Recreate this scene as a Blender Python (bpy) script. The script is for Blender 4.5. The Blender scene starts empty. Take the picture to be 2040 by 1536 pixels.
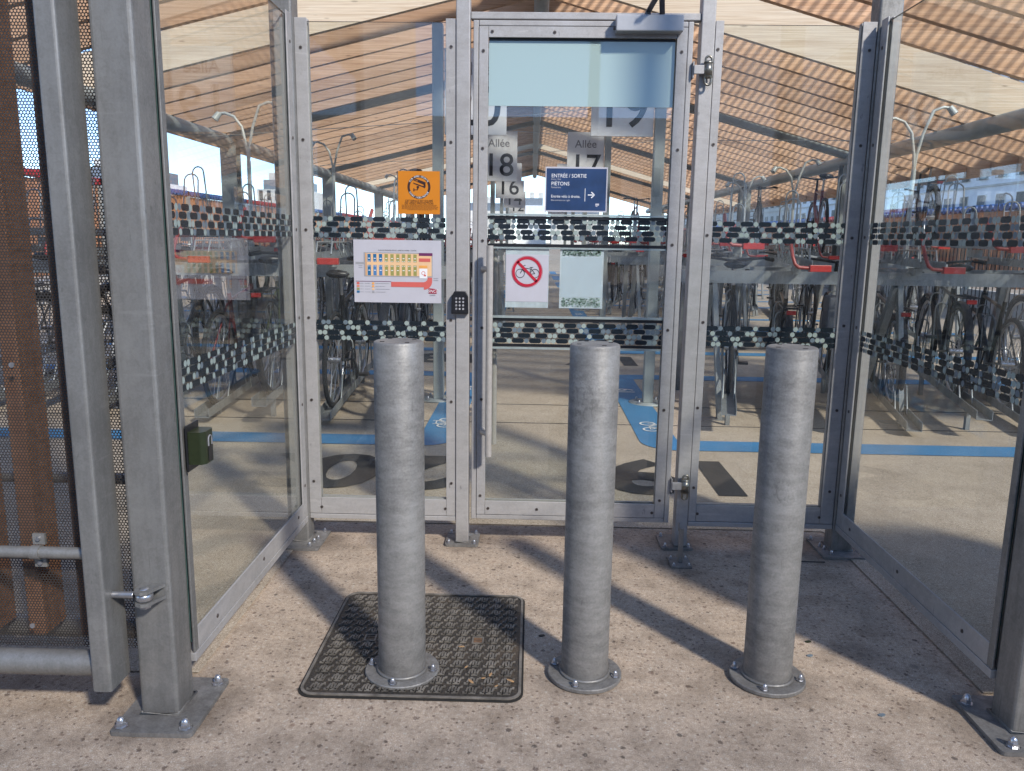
import bpy, math, random, mathutils
from mathutils import Vector, Matrix
random.seed(7)
C = bpy.context.scene
COL = C.collection
PI = math.pi
sin, cos, rad = math.sin, math.cos, math.radians

# ------------------------------------------------------------------ camera
FPX, PITCH, YAW, ROLL, CAMH = 1582.16, 0.1815, -0.0223, 0.0141, 1.2793
def camera():
    cp, sp, cy, sy = cos(PITCH), sin(PITCH), cos(YAW), sin(YAW)
    f = Vector((sy*cp, cy*cp, -sp)); rt = Vector((cy, -sy, 0)); up = rt.cross(f)
    c, s = cos(ROLL), sin(ROLL)
    r2 = rt*c + up*s; u2 = -s*rt + c*up
    cam = bpy.data.cameras.new('camera'); o = bpy.data.objects.new('camera', cam); COL.objects.link(o)
    m = Matrix((r2, u2, -f)).transposed().to_4x4(); m.translation = (0, 0, CAMH)
    o.matrix_world = m
    cam.sensor_fit = 'HORIZONTAL'; cam.sensor_width = 36; cam.lens = FPX/2040*36
    cam.clip_start = 0.05; cam.clip_end = 2000
    C.camera = o
camera()
# ------------------------------------------------------------------ world, sun, exposure
SUN_TRAVEL = Vector((-0.74, 1.0, -0.95)).normalized()
ELEV = math.asin(-SUN_TRAVEL.z)
W = bpy.data.worlds.new('World'); C.world = W; W.use_nodes = True
nt = W.node_tree; nt.nodes.clear()
sky = nt.nodes.new('ShaderNodeTexSky'); sky.sky_type = 'NISHITA'; sky.sun_disc = False
sky.sun_elevation = ELEV; sky.sun_rotation = math.atan2(-SUN_TRAVEL.x, -SUN_TRAVEL.y)
sky.air_density = 0.8; sky.dust_density = 0.0; sky.ozone_density = 2.2; sky.altitude = 3000
bg = nt.nodes.new('ShaderNodeBackground'); bg.inputs[1].default_value = 0.15
wo = nt.nodes.new('ShaderNodeOutputWorld')
nt.links.new(sky.outputs[0], bg.inputs[0]); nt.links.new(bg.outputs[0], wo.inputs[0])
sl = bpy.data.lights.new('sun', 'SUN'); sl.energy = 2.0; sl.angle = rad(4.0); sl.color = (1, 0.95, 0.87)
so = bpy.data.objects.new('sun', sl); COL.objects.link(so); so.location = (5, -5, 12)
so.rotation_euler = SUN_TRAVEL.to_track_quat('-Z', 'Y').to_euler()
C.view_settings.view_transform = 'Standard'; C.view_settings.look = 'None'
C.view_settings.exposure = 1.2; C.view_settings.gamma = 1.0; C.view_settings.use_curve_mapping = False
C.render.engine = 'CYCLES'
try:
    C.cycles.max_bounces = 14; C.cycles.transparent_max_bounces = 40; C.cycles.transmission_bounces = 8
    C.cycles.caustics_reflective = False; C.cycles.caustics_refractive = False
except Exception: pass

# ------------------------------------------------------------------ material helpers
MATS = {}
class N:
    def __init__(s, name):
        s.m = bpy.data.materials.new(name); s.m.use_nodes = True
        s.t = s.m.node_tree; s.t.nodes.clear(); s.out = s.add('ShaderNodeOutputMaterial')
    def add(s, k, **kw):
        n = s.t.nodes.new(k)
        for a, v in kw.items(): setattr(n, a, v)
        return n
    def ln(s, a, b): s.t.links.new(a, b)
    def val(s, n, **kw):
        for k, v in kw.items(): n.inputs[k.replace('_', ' ')].default_value = v
        return n
    world = False
    def coord(s, scale=(1, 1, 1), kind='Object'):
        if s.world: tc = s.add('ShaderNodeNewGeometry'); kind = 'Position'
        else: tc = s.add('ShaderNodeTexCoord')
        mp = s.add('ShaderNodeMapping')
        mp.inputs['Scale'].default_value = scale
        s.ln(tc.outputs[kind], mp.inputs['Vector']); return mp.outputs[0]
    def noise(s, vec, sc, det=4, rough=.55, dist=0):
        n = s.add('ShaderNodeTexNoise'); s.val(n, Scale=sc, Detail=det, Roughness=rough, Distortion=dist)
        s.ln(vec, n.inputs['Vector']); return n.outputs['Fac']
    def vor(s, vec, sc, feat='F1', out='Distance', rnd=1):
        n = s.add('ShaderNodeTexVoronoi', feature=feat); s.val(n, Scale=sc, Randomness=rnd)
        s.ln(vec, n.inputs['Vector']); return n.outputs[out]
    def ramp(s, fac, stops, interp='LINEAR'):
        n = s.add('ShaderNodeValToRGB'); r = n.color_ramp; r.interpolation = interp
        while len(r.elements) < len(stops): r.elements.new(.5)
        for e, (p, c) in zip(r.elements, stops):
            e.position = p; e.color = (*c, 1) if len(c) == 3 else c
        s.ln(fac, n.inputs[0]); return n.outputs[0]
    def mix(s, fac, a, b, bt='MIX'):
        n = s.add('ShaderNodeMix', data_type='RGBA', blend_type=bt)
        for i, v in ((0, fac), (6, a), (7, b)):
            if hasattr(v, 'is_linked') or hasattr(v, 'links'): s.ln(v, n.inputs[i])
            elif i == 0: n.inputs[0].default_value = v
            else: n.inputs[i].default_value = (*v, 1)
        return n.outputs[2]
    def math(s, op, a, b=0):
        n = s.add('ShaderNodeMath', operation=op)
        for i, v in enumerate((a, b)):
            if hasattr(v, 'links'): s.ln(v, n.inputs[i])
            else: n.inputs[i].default_value = v
        return n.outputs[0]
    def pbr(s, col, rough=.6, metal=0, bump=None, bstr=.3, bdist=.01, spec=.5):
        p = s.add('ShaderNodeBsdfPrincipled')
        for k, v in (('Base Color', col), ('Roughness', rough), ('Metallic', metal)):
            if hasattr(v, 'links'): s.ln(v, p.inputs[k])
            else: p.inputs[k].default_value = (*v, 1) if k == 'Base Color' else v
        p.inputs['Specular IOR Level'].default_value = spec
        if bump is not None:
            b = s.add('ShaderNodeBump'); s.val(b, Strength=bstr, Distance=bdist)
            s.ln(bump, b.inputs['Height']); s.ln(b.outputs[0], p.inputs['Normal'])
        s.ln(p.outputs[0], s.out.inputs[0]); return p
def plain(name, col, rough=.5, metal=0, var=.12, sc=40, spec=.5):
    if name in MATS: return MATS[name]
    n = N(name); v = n.coord(); f = n.noise(v, sc, 5)
    lo = tuple(c*(1-var) for c in col); hi = tuple(min(1, c*(1+var)) for c in col)
    n.pbr(n.ramp(f, [(.3, lo), (.7, hi)]), rough, metal, f, .08, .002, spec); MATS[name] = n.m; return n.m
def galv(name, base, var=.2, rough=.46, metal=.45, streak=(30, 30, 4), spangle=55, scuffs=None):
    n = N(name); n.world = True; v = n.coord(); vs = n.coord(streak)
    sep = n.add('ShaderNodeSeparateColor'); n.ln(n.vor(v, spangle, 'F1', 'Color'), sep.inputs[0])
    big = n.noise(v, 4.0, 10, .68, .15); st = n.noise(vs, 1.0, 8, .65, .1); fine = n.noise(v, 160, 4, .7)
    a = n.math('ADD', n.math('MULTIPLY', sep.outputs[0], .09), n.math('MULTIPLY', big, .80))
    a = n.math('ADD', a, n.math('MULTIPLY', st, .65)); a = n.math('ADD', a, n.math('MULTIPLY', fine, .46))
    fac = n.math('MULTIPLY', a, .5)
    lo = tuple(c*(1-var*1.5) for c in base); hi = tuple(c*(1+var*1.5) for c in base)
    col = n.ramp(fac, [(.40, lo), (.50, base), (.60, hi)])
    # dark nicks and drips, pale scuffs
    nick = n.ramp(n.noise(n.coord((1, 1, .35)), 48, 3, .55, .3), [(.70, (0, 0, 0)), (.75, (1, 1, 1))])
    col = n.mix(n.math('MULTIPLY', nick, .55), col, tuple(c*.35 for c in base))
    scr = n.ramp(n.noise(n.coord((95, 95, 4)), 1, 2, .4, .1), [(.70, (0, 0, 0)), (.74, (1, 1, 1))])
    gate_ = n.ramp(n.noise(v, 5, 2), [(.50, (0, 0, 0)), (.62, (1, 1, 1))])
    col = n.mix(n.math('MULTIPLY', n.math('MULTIPLY', scr, gate_), .5), col, tuple(c*.5 for c in base))
    scf = n.ramp(n.noise(n.coord((7, 7, 60)), 1, 3, .5, .4), [(.66, (0, 0, 0)), (.74, (1, 1, 1))])
    col = n.mix(n.math('MULTIPLY', scf, .22), col, tuple(min(1, c*1.7) for c in base))
    if scuffs:
        for (sx_, sy_, sz_, rr_) in scuffs:
            vd = n.add('ShaderNodeVectorMath', operation='DISTANCE'); n.ln(v, vd.inputs[0]); vd.inputs[1].default_value = (sx_, sy_, sz_)
            m_ = n.ramp(n.math('DIVIDE', vd.outputs['Value'], rr_), [(.35, (1, 1, 1)), (1.0, (0, 0, 0))])
            k_ = n.ramp(n.noise(n.coord((1, 1, .7)), 70, 4, .65, .8), [(.52, (0, 0, 0)), (.58, (1, 1, 1))])
            col = n.mix(n.math('MULTIPLY', n.math('MULTIPLY', m_, k_), .38), col, tuple(c*.35 for c in base))
    # grime low down
    geo = n.add('ShaderNodeNewGeometry'); sx = n.add('ShaderNodeSeparateXYZ'); n.ln(geo.outputs['Position'], sx.inputs[0])
    low = n.ramp(n.math('ADD', n.math('MULTIPLY', sx.outputs[2], 4.0), n.math('MULTIPLY', big, .5)), [(.22, (1, 1, 1)), (.62, (0, 0, 0))])
    col = n.mix(n.math('MULTIPLY', low, .40), col, (.12, .10, .085))
    r = n.ramp(fac, [(.4, (rough+.14,)*3), (.6, (rough-.05,)*3)])
    n.pbr(col, r, metal, n.math('ADD', st, n.math('MULTIPLY', fine, .5)), .14, .003)
    MATS[name] = n.m; return n.m
M_GALV = galv('galvanised_steel', (.240, .235, .226), .17, .48, .5, (30, 30, 5), 60)
M_BOLL = galv('galvanised_bollard', (.220, .213, .203), .22, .52, .35, (11, 11, 42), 48, [(.15, 2.12, .87, .09), (.13, 2.12, .78, .07), (.70, 2.125, .6, .05)])
M_FRAME = galv('zinc_frame_paint', (.40, .386, .378), .10, .5, .3, (8, 8, 25), 60)
M_PLATE = galv('weathered_zinc_plate', (.24, .235, .225), .28, .55, .35)
M_RACK = galv('rack_steel', (.30, .32, .325), .15, .42, .5)
M_COLUMN = plain('painted_steel_grey_green', (.33, .36, .35), .5, .2, .1, 8)
M_BOLT = plain('zinc_bolt', (.5, .5, .52), .28, .85, .15, 90)
M_SCREW = plain('dark_screw_head', (.12, .10, .09), .5, .5, .4, 200)
M_HINGE = plain('bronze_hinge', (.25, .235, .20), .33, .8, .2, 60)
M_STAIN = plain('brushed_stainless', (.50, .47, .44), .36, .35, .1, 50)
M_BLACK = plain('black_plastic', (.012, .012, .014), .35, 0, .3, 60)
M_RUBBER = plain('tyre_rubber', (.011, .011, .012), .9, 0, .3, 60)
M_CHROME = plain('alloy_parts', (.55, .55, .56), .28, .9, .1, 60)
M_RED = plain('red_plastic_grip', (.36, .025, .02), .4, 0, .12, 30)
M_REDTUBE = plain('red_enamel_tube', (.26, .03, .025), .4, 0, .15, 30)
M_WHITE = plain('white_print', (.80, .80, .82), .55, 0, .03, 20)
M_LAVEND = plain('laminated_paper', (.50, .49, .54), .35, 0, .04, 14)
M_INK = plain('black_ink', (.02, .02, .024), .5, 0, .2, 20)
M_GREYINK = plain('grey_ink', (.22, .22, .24), .5, 0, .2, 20)
M_ORANGE = plain('orange_vinyl', (.60, .20, .006), .45, 0, .05, 10)
M_NAVY = plain('navy_print', (.022, .05, .13), .3, 0, .25, 14)
M_SIGNRED = plain('sign_red', (.46, .012, .035), .45, 0, .08, 20)
M_KEYBOX = plain('olive_keybox_paint', (.022, .030, .012), .35, .1, .15, 60)
M_BLUEPAINT = None

def m_ground():
    n = N('exposed_aggregate'); v = n.coord()
    warp = n.noise(v, 60, 3); big = n.noise(v, 1.3, 5, .6); mid = n.noise(v, 9, 4); sand = n.noise(v, 420, 4, .7)
    col = n.ramp(sand, [(.34, (.19, .138, .10)), (.49, (.40, .315, .238)), (.64, (.64, .53, .42))])
    # medium pebbles
    d1 = n.vor(n.coord((1, 1.0, 1)), 75, 'F1', 'Distance'); c1 = n.vor(n.coord((1, 1.0, 1)), 75, 'F1', 'Color')
    s1 = n.add('ShaderNodeSeparateColor'); n.ln(c1, s1.inputs[0])
    m1 = n.math('MULTIPLY', n.ramp(n.math('ADD', d1, n.math('MULTIPLY', warp, .25)), [(.40, (1, 1, 1)), (.50, (0, 0, 0))]),
                n.ramp(s1.outputs[0], [(.48, (0, 0, 0)), (.52, (1, 1, 1))]))
    pc = n.ramp(s1.outputs[1], [(.0, (.10, .065, .05)), (.35, (.17, .12, .09)), (.6, (.30, .22, .16)), (.85, (.52, .46, .38))])
    col = n.mix(n.math('MULTIPLY', m1, .75), col, pc)
    # large dark pebbles
    d2 = n.vor(v, 31, 'F1', 'Distance'); c2 = n.vor(v, 31, 'F1', 'Color')
    s2 = n.add('ShaderNodeSeparateColor'); n.ln(c2, s2.inputs[0])
    m2 = n.math('MULTIPLY', n.ramp(n.math('ADD', d2, n.math('MULTIPLY', warp, .35)), [(.36, (1, 1, 1)), (.46, (0, 0, 0))]),
                n.ramp(s2.outputs[0], [(.74, (0, 0, 0)), (.78, (1, 1, 1))]))
    pc2 = n.ramp(s2.outputs[1], [(.0, (.075, .06, .05)), (.5, (.15, .10, .075)), (1., (.26, .18, .13))])
    col = n.mix(n.math('MULTIPLY', m2, .8), col, pc2)
    # pale chips
    d3 = n.vor(n.coord((1, 1.6, 1)), 150, 'F1', 'Distance'); c3 = n.vor(n.coord((1, 1.6, 1)), 150, 'F1', 'Color')
    s3 = n.add('ShaderNodeSeparateColor'); n.ln(c3, s3.inputs[0])
    m3 = n.math('MULTIPLY', n.ramp(d3, [(.3, (1, 1, 1)), (.42, (0, 0, 0))]), n.ramp(s3.outputs[0], [(.72, (0, 0, 0)), (.76, (1, 1, 1))]))
    col = n.mix(n.math('MULTIPLY', m3, .6), col, (.60, .54, .47))
    # stains and wear
    st = n.ramp(big, [(.30, (.62, .60, .58)), (.46, (.95, .95, .95)), (.7, (1.12, 1.11, 1.1))])
    col = n.mix(1.0, col, st, 'MULTIPLY')
    st2 = n.ramp(mid, [(.30, (.70, .68, .66)), (.5, (1, 1, 1)), (.7, (1.12, 1.1, 1.08))])
    gr = n.ramp(n.noise(v, 70, 3, .6), [(.35, (.66, .62, .58)), (.5, (1, 1, 1)), (.68, (1.18, 1.16, 1.12))])
    col = n.mix(.6, col, gr, 'MULTIPLY')
    col = n.mix(.9, col, st2, 'MULTIPLY')
    gum = n.math('MULTIPLY', n.ramp(n.math('ADD', n.vor(v, 7.5), n.math('MULTIPLY', warp, .04)), [(.105, (1, 1, 1)), (.15, (0, 0, 0))]), n.ramp(n.noise(v, 2.1, 2), [(.5, (0, 0, 0)), (.56, (1, 1, 1))]))
    col = n.mix(n.math('MULTIPLY', gum, .5), col, (.13, .11, .095))
    dirt = n.ramp(n.noise(v, 3.7, 7, .7, .5), [(.56, (0, 0, 0)), (.70, (1, 1, 1))])
    col = n.mix(n.math('MULTIPLY', dirt, .26), col, (.13, .105, .085))
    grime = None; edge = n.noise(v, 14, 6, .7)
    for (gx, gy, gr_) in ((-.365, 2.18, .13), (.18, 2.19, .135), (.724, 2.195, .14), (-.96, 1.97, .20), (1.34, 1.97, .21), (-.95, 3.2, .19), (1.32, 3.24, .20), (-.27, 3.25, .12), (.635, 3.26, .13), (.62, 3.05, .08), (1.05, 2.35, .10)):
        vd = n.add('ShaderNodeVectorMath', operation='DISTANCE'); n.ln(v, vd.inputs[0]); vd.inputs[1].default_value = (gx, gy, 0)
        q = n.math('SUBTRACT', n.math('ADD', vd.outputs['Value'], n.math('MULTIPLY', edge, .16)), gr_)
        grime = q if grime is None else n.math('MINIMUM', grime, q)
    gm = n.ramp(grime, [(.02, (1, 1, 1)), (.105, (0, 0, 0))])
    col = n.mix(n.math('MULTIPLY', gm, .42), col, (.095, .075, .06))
    h = n.math('ADD', n.math('MULTIPLY', sand, .6), n.math('MULTIPLY', m1, .3))
    n.pbr(col, .85, 0, h, .35, .003, .3); return n.m
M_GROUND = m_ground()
def m_blue():
    n = N('blue_floor_paint'); v = n.coord(); f = n.noise(v, 300, 3, .7); b = n.noise(v, 2.5, 4)
    c = n.ramp(f, [(.3, (.035, .15, .30)), (.7, (.065, .24, .44))]); c = n.mix(.7, c, n.ramp(b, [(.3, (.7, .7, .7)), (.6, (1, 1, 1))]), 'MULTIPLY')
    n.pbr(c, .7, 0, f, .2, .002); return n.m
M_BLUEPAINT = m_blue()
M_DIGIT = plain('dark_grey_floor_paint', (.022, .021, .02), .75, 0, .35, 120)
def m_wood(name, a, b, c, sc=(1.2, 14, 30)):
    n = N(name); n.world = True; v = n.coord(sc); vk = n.coord((2.2, 3, 9))
    g = n.noise(v, 1.6, 6, .62, 1.1); w = n.noise(n.coord((.8, 3, 60)), 2, 3)
    col = n.ramp(g, [(.28, a), (.5, b), (.72, c)])
    col = n.mix(.35, col, n.ramp(w, [(.35, tuple(x*.7 for x in a)), (.65, c)]))
    k = n.vor(vk, 1.3, 'F1', 'Distance'); kn = n.ramp(k, [(.05, (1, 1, 1)), (.11, (0, 0, 0))])
    col = n.mix(n.math('MULTIPLY', kn, .6), col, tuple(x*.45 for x in a))
    oi = n.add('ShaderNodeObjectInfo')
    col = n.mix(1.0, col, n.ramp(oi.outputs['Random'], [(0, (.82, .80, .78)), (.5, (1, 1, 1)), (1, (1.14, 1.13, 1.10))]), 'MULTIPLY')
    n.pbr(col, .62, 0, g, .12, .003, .3); return n.m
M_WOOD = m_wood('spruce_glulam', (.44, .24, .135), (.63, .395, .245), (.78, .54, .37))
M_SLAT = m_wood('brown_slat_wood', (.18, .08, .04), (.29, .14, .075), (.38, .20, .115), (14, 14, 1.2))
M_FENCE = m_wood('orange_brown_cladding', (.38, .16, .075), (.52, .25, .13), (.64, .34, .20), (10, 10, 1))
M_WOODLIT = m_wood('sunlit_tone_glulam', (.62, .46, .31), (.76, .62, .45), (.86, .76, .61))  # lighter copy of the rafter wood; sunlight from the roof gaps painted in
def m_glass(name, tint, ior=1.5, refl=1.0):
    n = N(name); lw = n.add('ShaderNodeLayerWeight'); lw.inputs[0].default_value = .5
    sch = n.math('ADD', n.math('MULTIPLY', n.math('POWER', lw.outputs['Facing'], 5.0), .95), .045)
    tr = n.add('ShaderNodeBsdfTransparent'); tr.inputs[0].default_value = (*tint, 1)
    gl = n.add('ShaderNodeBsdfGlossy'); gl.inputs['Roughness'].default_value = 0.0
    # faint dust and smears on the pane
    df = n.add('ShaderNodeBsdfDiffuse'); df.inputs[0].default_value = (.62, .63, .62, 1)
    sm = n.noise(n.coord((3, 3, .5)), 2.2, 5, .6, .6)
    dust = n.math('MULTIPLY', n.ramp(sm, [(.42, (0, 0, 0)), (.75, (1, 1, 1))]), .035)
    m0 = n.add('ShaderNodeMixShader'); n.ln(dust, m0.inputs[0]); n.ln(tr.outputs[0], m0.inputs[1]); n.ln(df.outputs[0], m0.inputs[2])
    mx = n.add('ShaderNodeMixShader'); n.ln(n.math('MULTIPLY', sch, refl), mx.inputs[0])
    n.ln(m0.outputs[0], mx.inputs[1]); n.ln(gl.outputs[0], mx.inputs[2]); n.ln(mx.outputs[0], n.out.inputs[0])
    return n.m
M_GLASS = m_glass('clear_pane', (.97, .982, .962), refl=1.2)
M_GLASSEDGE = plain('green_glass_edge', (.07, .13, .125), .15, .1, .25, 30)
def m_film():
    n = N('frosted_teal_film'); d = n.add('ShaderNodeBsdfDiffuse'); t = n.add('ShaderNodeBsdfTranslucent')
    for x in (d, t): x.inputs[0].default_value = (.52, .67, .64, 1)
    a = n.add('ShaderNodeMixShader'); a.inputs[0].default_value = .3; n.ln(d.outputs[0], a.inputs[1]); n.ln(t.outputs[0], a.inputs[2])
    g = n.add('ShaderNodeBsdfGlossy'); g.inputs['Roughness'].default_value = .02
    fr = n.add('ShaderNodeFresnel'); fr.inputs[0].default_value = 1.55
    b = n.add('ShaderNodeMixShader'); n.ln(n.math('MULTIPLY', fr.outputs[0], 1.6), b.inputs[0]); n.ln(a.outputs[0], b.inputs[1]); n.ln(g.outputs[0], b.inputs[2])
    n.ln(b.outputs[0], n.out.inputs[0]); return n.m
M_FILM = m_film()
def m_sleeve():
    n = N('clear_plastic_sleeve'); d = n.add('ShaderNodeBsdfDiffuse'); d.inputs[0].default_value = (.60, .70, .72, 1)
    t = n.add('ShaderNodeBsdfTransparent'); a = n.add('ShaderNodeMixShader')
    f = n.ramp(n.noise(n.coord((6, 6, 4)), 2.2, 4, .6, 1.2), [(.3, (.38,)*3), (.7, (.72,)*3)])
    n.ln(f, a.inputs[0]); n.ln(t.outputs[0], a.inputs[1]); n.ln(d.outputs[0], a.inputs[2])
    g = n.add('ShaderNodeBsdfGlossy'); g.inputs['Roughness'].default_value = .08; b = n.add('ShaderNodeMixShader'); b.inputs[0].default_value = .08
    n.ln(a.outputs[0], b.inputs[1]); n.ln(g.outputs[0], b.inputs[2]); n.ln(b.outputs[0], n.out.inputs[0]); return n.m
M_SLEEVE = m_sleeve()
def m_sheet(name, col, transp, transl):
    n = N(name); d = n.add('ShaderNodeBsdfDiffuse'); d.inputs[0].default_value = (*col, 1)
    l = n.add('ShaderNodeBsdfTranslucent'); l.inputs[0].default_value = (*col, 1)
    t = n.add('ShaderNodeBsdfTransparent'); a = n.add('ShaderNodeMixShader'); a.inputs[0].default_value = transl
    b = n.add('ShaderNodeMixShader'); b.inputs[0].default_value = transp
    n.ln(d.outputs[0], a.inputs[1]); n.ln(l.outputs[0], a.inputs[2]); n.ln(a.outputs[0], b.inputs[1]); n.ln(t.outputs[0], b.inputs[2])
    n.ln(b.outputs[0], n.out.inputs[0]); return n.m
M_RCLEAR = m_sheet('clear_corrugated_sheet', (.88, .86, .83), .90, .85)
M_RMILK = m_sheet('opal_corrugated_sheet', (.88, .86, .83), .26, .88)
M_RSOFT = m_sheet('opal_roof_sheet', (.88, .86, .83), .74, .88)
M_VBLACK = plain('black_vinyl_dot', (.012, .018, .024), .25, 0, .1, 5)
M_VPALE = plain('pale_vinyl_dot', (.31, .37, .345), .4, 0, .05, 5)
M_VGREY = plain('grey_vinyl_dot', (.14, .18, .21), .4, 0, .05, 5)
def m_iron():
    n = N('cast_iron'); v = n.coord(); a = n.noise(v, 5, 5, .6); b = n.noise(v, 160, 3)
    c = n.ramp(a, [(.36, (.026, .025, .024)), (.52, (.05, .044, .038)), (.66, (.115, .085, .06))])
    c = n.mix(.35, c, n.ramp(b, [(.4, (.03, .03, .03)), (.7, (.20, .16, .12))]))
    n.pbr(c, n.ramp(a, [(.3, (.38,)*3), (.7, (.65,)*3)]), .4, b, .3, .002); return n.m
M_IRON = m_iron()
M_IRONWORN = plain('worn_iron_relief', (.20, .18, .155), .5, .3, .5, 25)
M_RENDER = plain('white_render', (.84, .87, .93), .8, 0, .10, 1.2)
M_STONE = plain('cream_stone', (.68, .66, .62), .8, 0, .12, 1.5)
M_WINDOW = plain('dark_window_glass', (.022, .028, .038), .45, 0, .3, 2)
M_ROOFZINC = plain('zinc_roof', (.20, .23, .27), .5, .3, .15, 2)
M_KERB = plain('white_concrete_kerb', (.62, .60, .55), .85, 0, .1, 3)
M_BLUECAP = plain('blue_corrugated_cap', (.03, .09, .28), .5, 0, .15, 3)
M_REDCAP = plain('red_corrugated_cap', (.45, .03, .03), .5, 0, .15, 3)

# ------------------------------------------------------------------ mesh builder
OFF = {}
class MB:
    def __init__(s): s.v = []; s.f = []; s.mi = []; s.sm = []
    def add(s, vs, fs, mi=0, smooth=False):
        b = len(s.v); s.v += [tuple(v) for v in vs]
        for f in fs: s.f.append(tuple(b+i for i in f)); s.mi.append(mi); s.sm.append(smooth)
        return s
    def box(s, x0, x1, y0, y1, z0, z1, mi=0, ch=0):
        if ch <= 0:
            vs = [(x, y, z) for z in (z0, z1) for y in (y0, y1) for x in (x0, x1)]
            return s.add(vs, [(0, 2, 3, 1), (4, 5, 7, 6), (0, 1, 5, 4), (2, 6, 7, 3), (0, 4, 6, 2), (1, 3, 7, 5)], mi)
        # chamfered vertical edges (octagonal prism, 2 step rounding)
        pts = []
        for cx, cy, a0 in ((x1-ch, y1-ch, 0), (x0+ch, y1-ch, 90), (x0+ch, y0+ch, 180), (x1-ch, y0+ch, 270)):
            for k in range(4): a = rad(a0+30*k); pts.append((cx+ch*cos(a), cy+ch*sin(a)))
        return s.prism(pts, z0, z1, mi)
    def prism(s, pts, z0, z1, mi=0, smooth=False):
        n = len(pts); vs = [(x, y, z0) for x, y in pts]+[(x, y, z1) for x, y in pts]
        fs = [(i, (i+1) % n, n+(i+1) % n, n+i) for i in range(n)]
        s.add(vs, fs, mi, smooth); s.add([vs[i] for i in range(n)], [tuple(range(n-1, -1, -1))], mi)
        return s.add([vs[n+i] for i in range(n)], [tuple(range(n))], mi)
    def bar(s, a, b, w, h, mi=0, up=(0, 0, 1)):
        a, b = Vector(a), Vector(b); d = (b-a).normalized(); u = Vector(up)
        if abs(d.dot(u)) > .98: u = Vector((0, 1, 0))
        r = d.cross(u).normalized()*w/2; q = r.cross(d).normalized()*h/2
        vs = [p+i*r+j*q for p in (a, b) for i, j in ((-1, -1), (1, -1), (1, 1), (-1, 1))]
        return s.add(vs, [(0, 1, 2, 3), (7, 6, 5, 4), (0, 4, 5, 1), (1, 5, 6, 2), (2, 6, 7, 3), (3, 7, 4, 0)], mi)
    def tube(s, pts, r, n=8, mi=0, cap=True, closed=False):
        pts = [Vector(p) for p in pts]; m = len(pts); vs = []; prev = None
        for i, p in enumerate(pts):
            if closed: d = pts[(i+1) % m]-pts[i-1]
            else: d = pts[min(i+1, m-1)]-pts[max(i-1, 0)]
            d.normalize()
            if prev is None:
                u = Vector((0, 0, 1)) if abs(d.z) < .9 else Vector((0, 1, 0)); a = d.cross(u).normalized()
            else:
                a = (prev - d*prev.dot(d)).normalized()
            prev = a; b = d.cross(a)
            rr = r[i] if isinstance(r, (list, tuple)) else r
            vs += [p+rr*(cos(2*PI*k/n)*a+sin(2*PI*k/n)*b) for k in range(n)]
        fs = []
        for i in range(m if closed else m-1):
            for k in range(n):
                j = (i+1) % m
                fs.append((i*n+k, i*n+(k+1) % n, j*n+(k+1) % n, j*n+k))
        s.add(vs, fs, mi, True)
        if cap and not closed:
            s.add(vs[:n], [tuple(range(n-1, -1, -1))], mi); s.add(vs[-n:], [tuple(range(n))], mi)
        return s
    def lathe(s, c, prof, n=32, mi=0, smooth=True):
        vs = [(c[0]+r*cos(2*PI*k/n), c[1]+r*sin(2*PI*k/n), c[2]+z) for r, z in prof for k in range(n)]
        fs = [(i*n+k, i*n+(k+1) % n, (i+1)*n+(k+1) % n, (i+1)*n+k) for i in range(len(prof)-1) for k in range(n)]
        s.add(vs, fs, mi, smooth)
        return s
    def disc(s, c, r, z, n=32, mi=0):
        return s.add([(c[0]+r*cos(2*PI*k/n), c[1]+r*sin(2*PI*k/n), z) for k in range(n)], [tuple(range(n))], mi)
    def mesh(s, name, mats, off=(0, 0, 0)):
        me = bpy.data.meshes.new(name); ox, oy, oz = off
        me.from_pydata([(x-ox, y-oy, z-oz) for x, y, z in s.v], [], s.f)
        for m in (mats if isinstance(mats, (list, tuple)) else [mats]): me.materials.append(m)
        me.polygons.foreach_set('material_index', s.mi); me.polygons.foreach_set('use_smooth', s.sm)
        me.update(); return me
def bake(o, bevel):
    if bevel:
        b = o.modifiers.new('edge', 'BEVEL'); b.width = bevel; b.segments = 2; b.limit_method = 'ANGLE'; b.angle_limit = rad(40)
def part(mb, name, mats, parent, bevel=0, label=None, kind=None):
    """mb in world coordinates (or local coordinates when the parent's root sits at the origin)"""
    off = OFF.get(parent.name, (0, 0, 0))
    me = mb if isinstance(mb, bpy.types.Mesh) else mb.mesh(name, mats, off)
    o = bpy.data.objects.new(name, me); COL.objects.link(o); o.parent = parent; OFF[o.name] = off
    bake(o, bevel)
    if label: o['label'] = label
    if kind: o['kind'] = kind
    return o
def thing(name, label, cat, loc=(0, 0, 0), group=None):
    o = bpy.data.objects.new(name, None); COL.objects.link(o); o.location = loc; o.empty_display_size = .1
    OFF[o.name] = tuple(loc); o['label'] = label; o['category'] = cat
    if group: o['group'] = group
    return o
def solo(mb, name, mats, label, cat, loc, group=None, bevel=0):
    o = bpy.data.objects.new(name, mb.mesh(name, mats, loc)); COL.objects.link(o); o.location = loc
    o['label'] = label; o['category'] = cat; OFF[o.name] = tuple(loc); bake(o, bevel)
    if group: o['group'] = group
    return o
def struct(mb, name, mats, kind='structure'):
    o = bpy.data.objects.new(name, mb.mesh(name, mats)); COL.objects.link(o); o['kind'] = kind; OFF[o.name] = (0, 0, 0); return o
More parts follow.
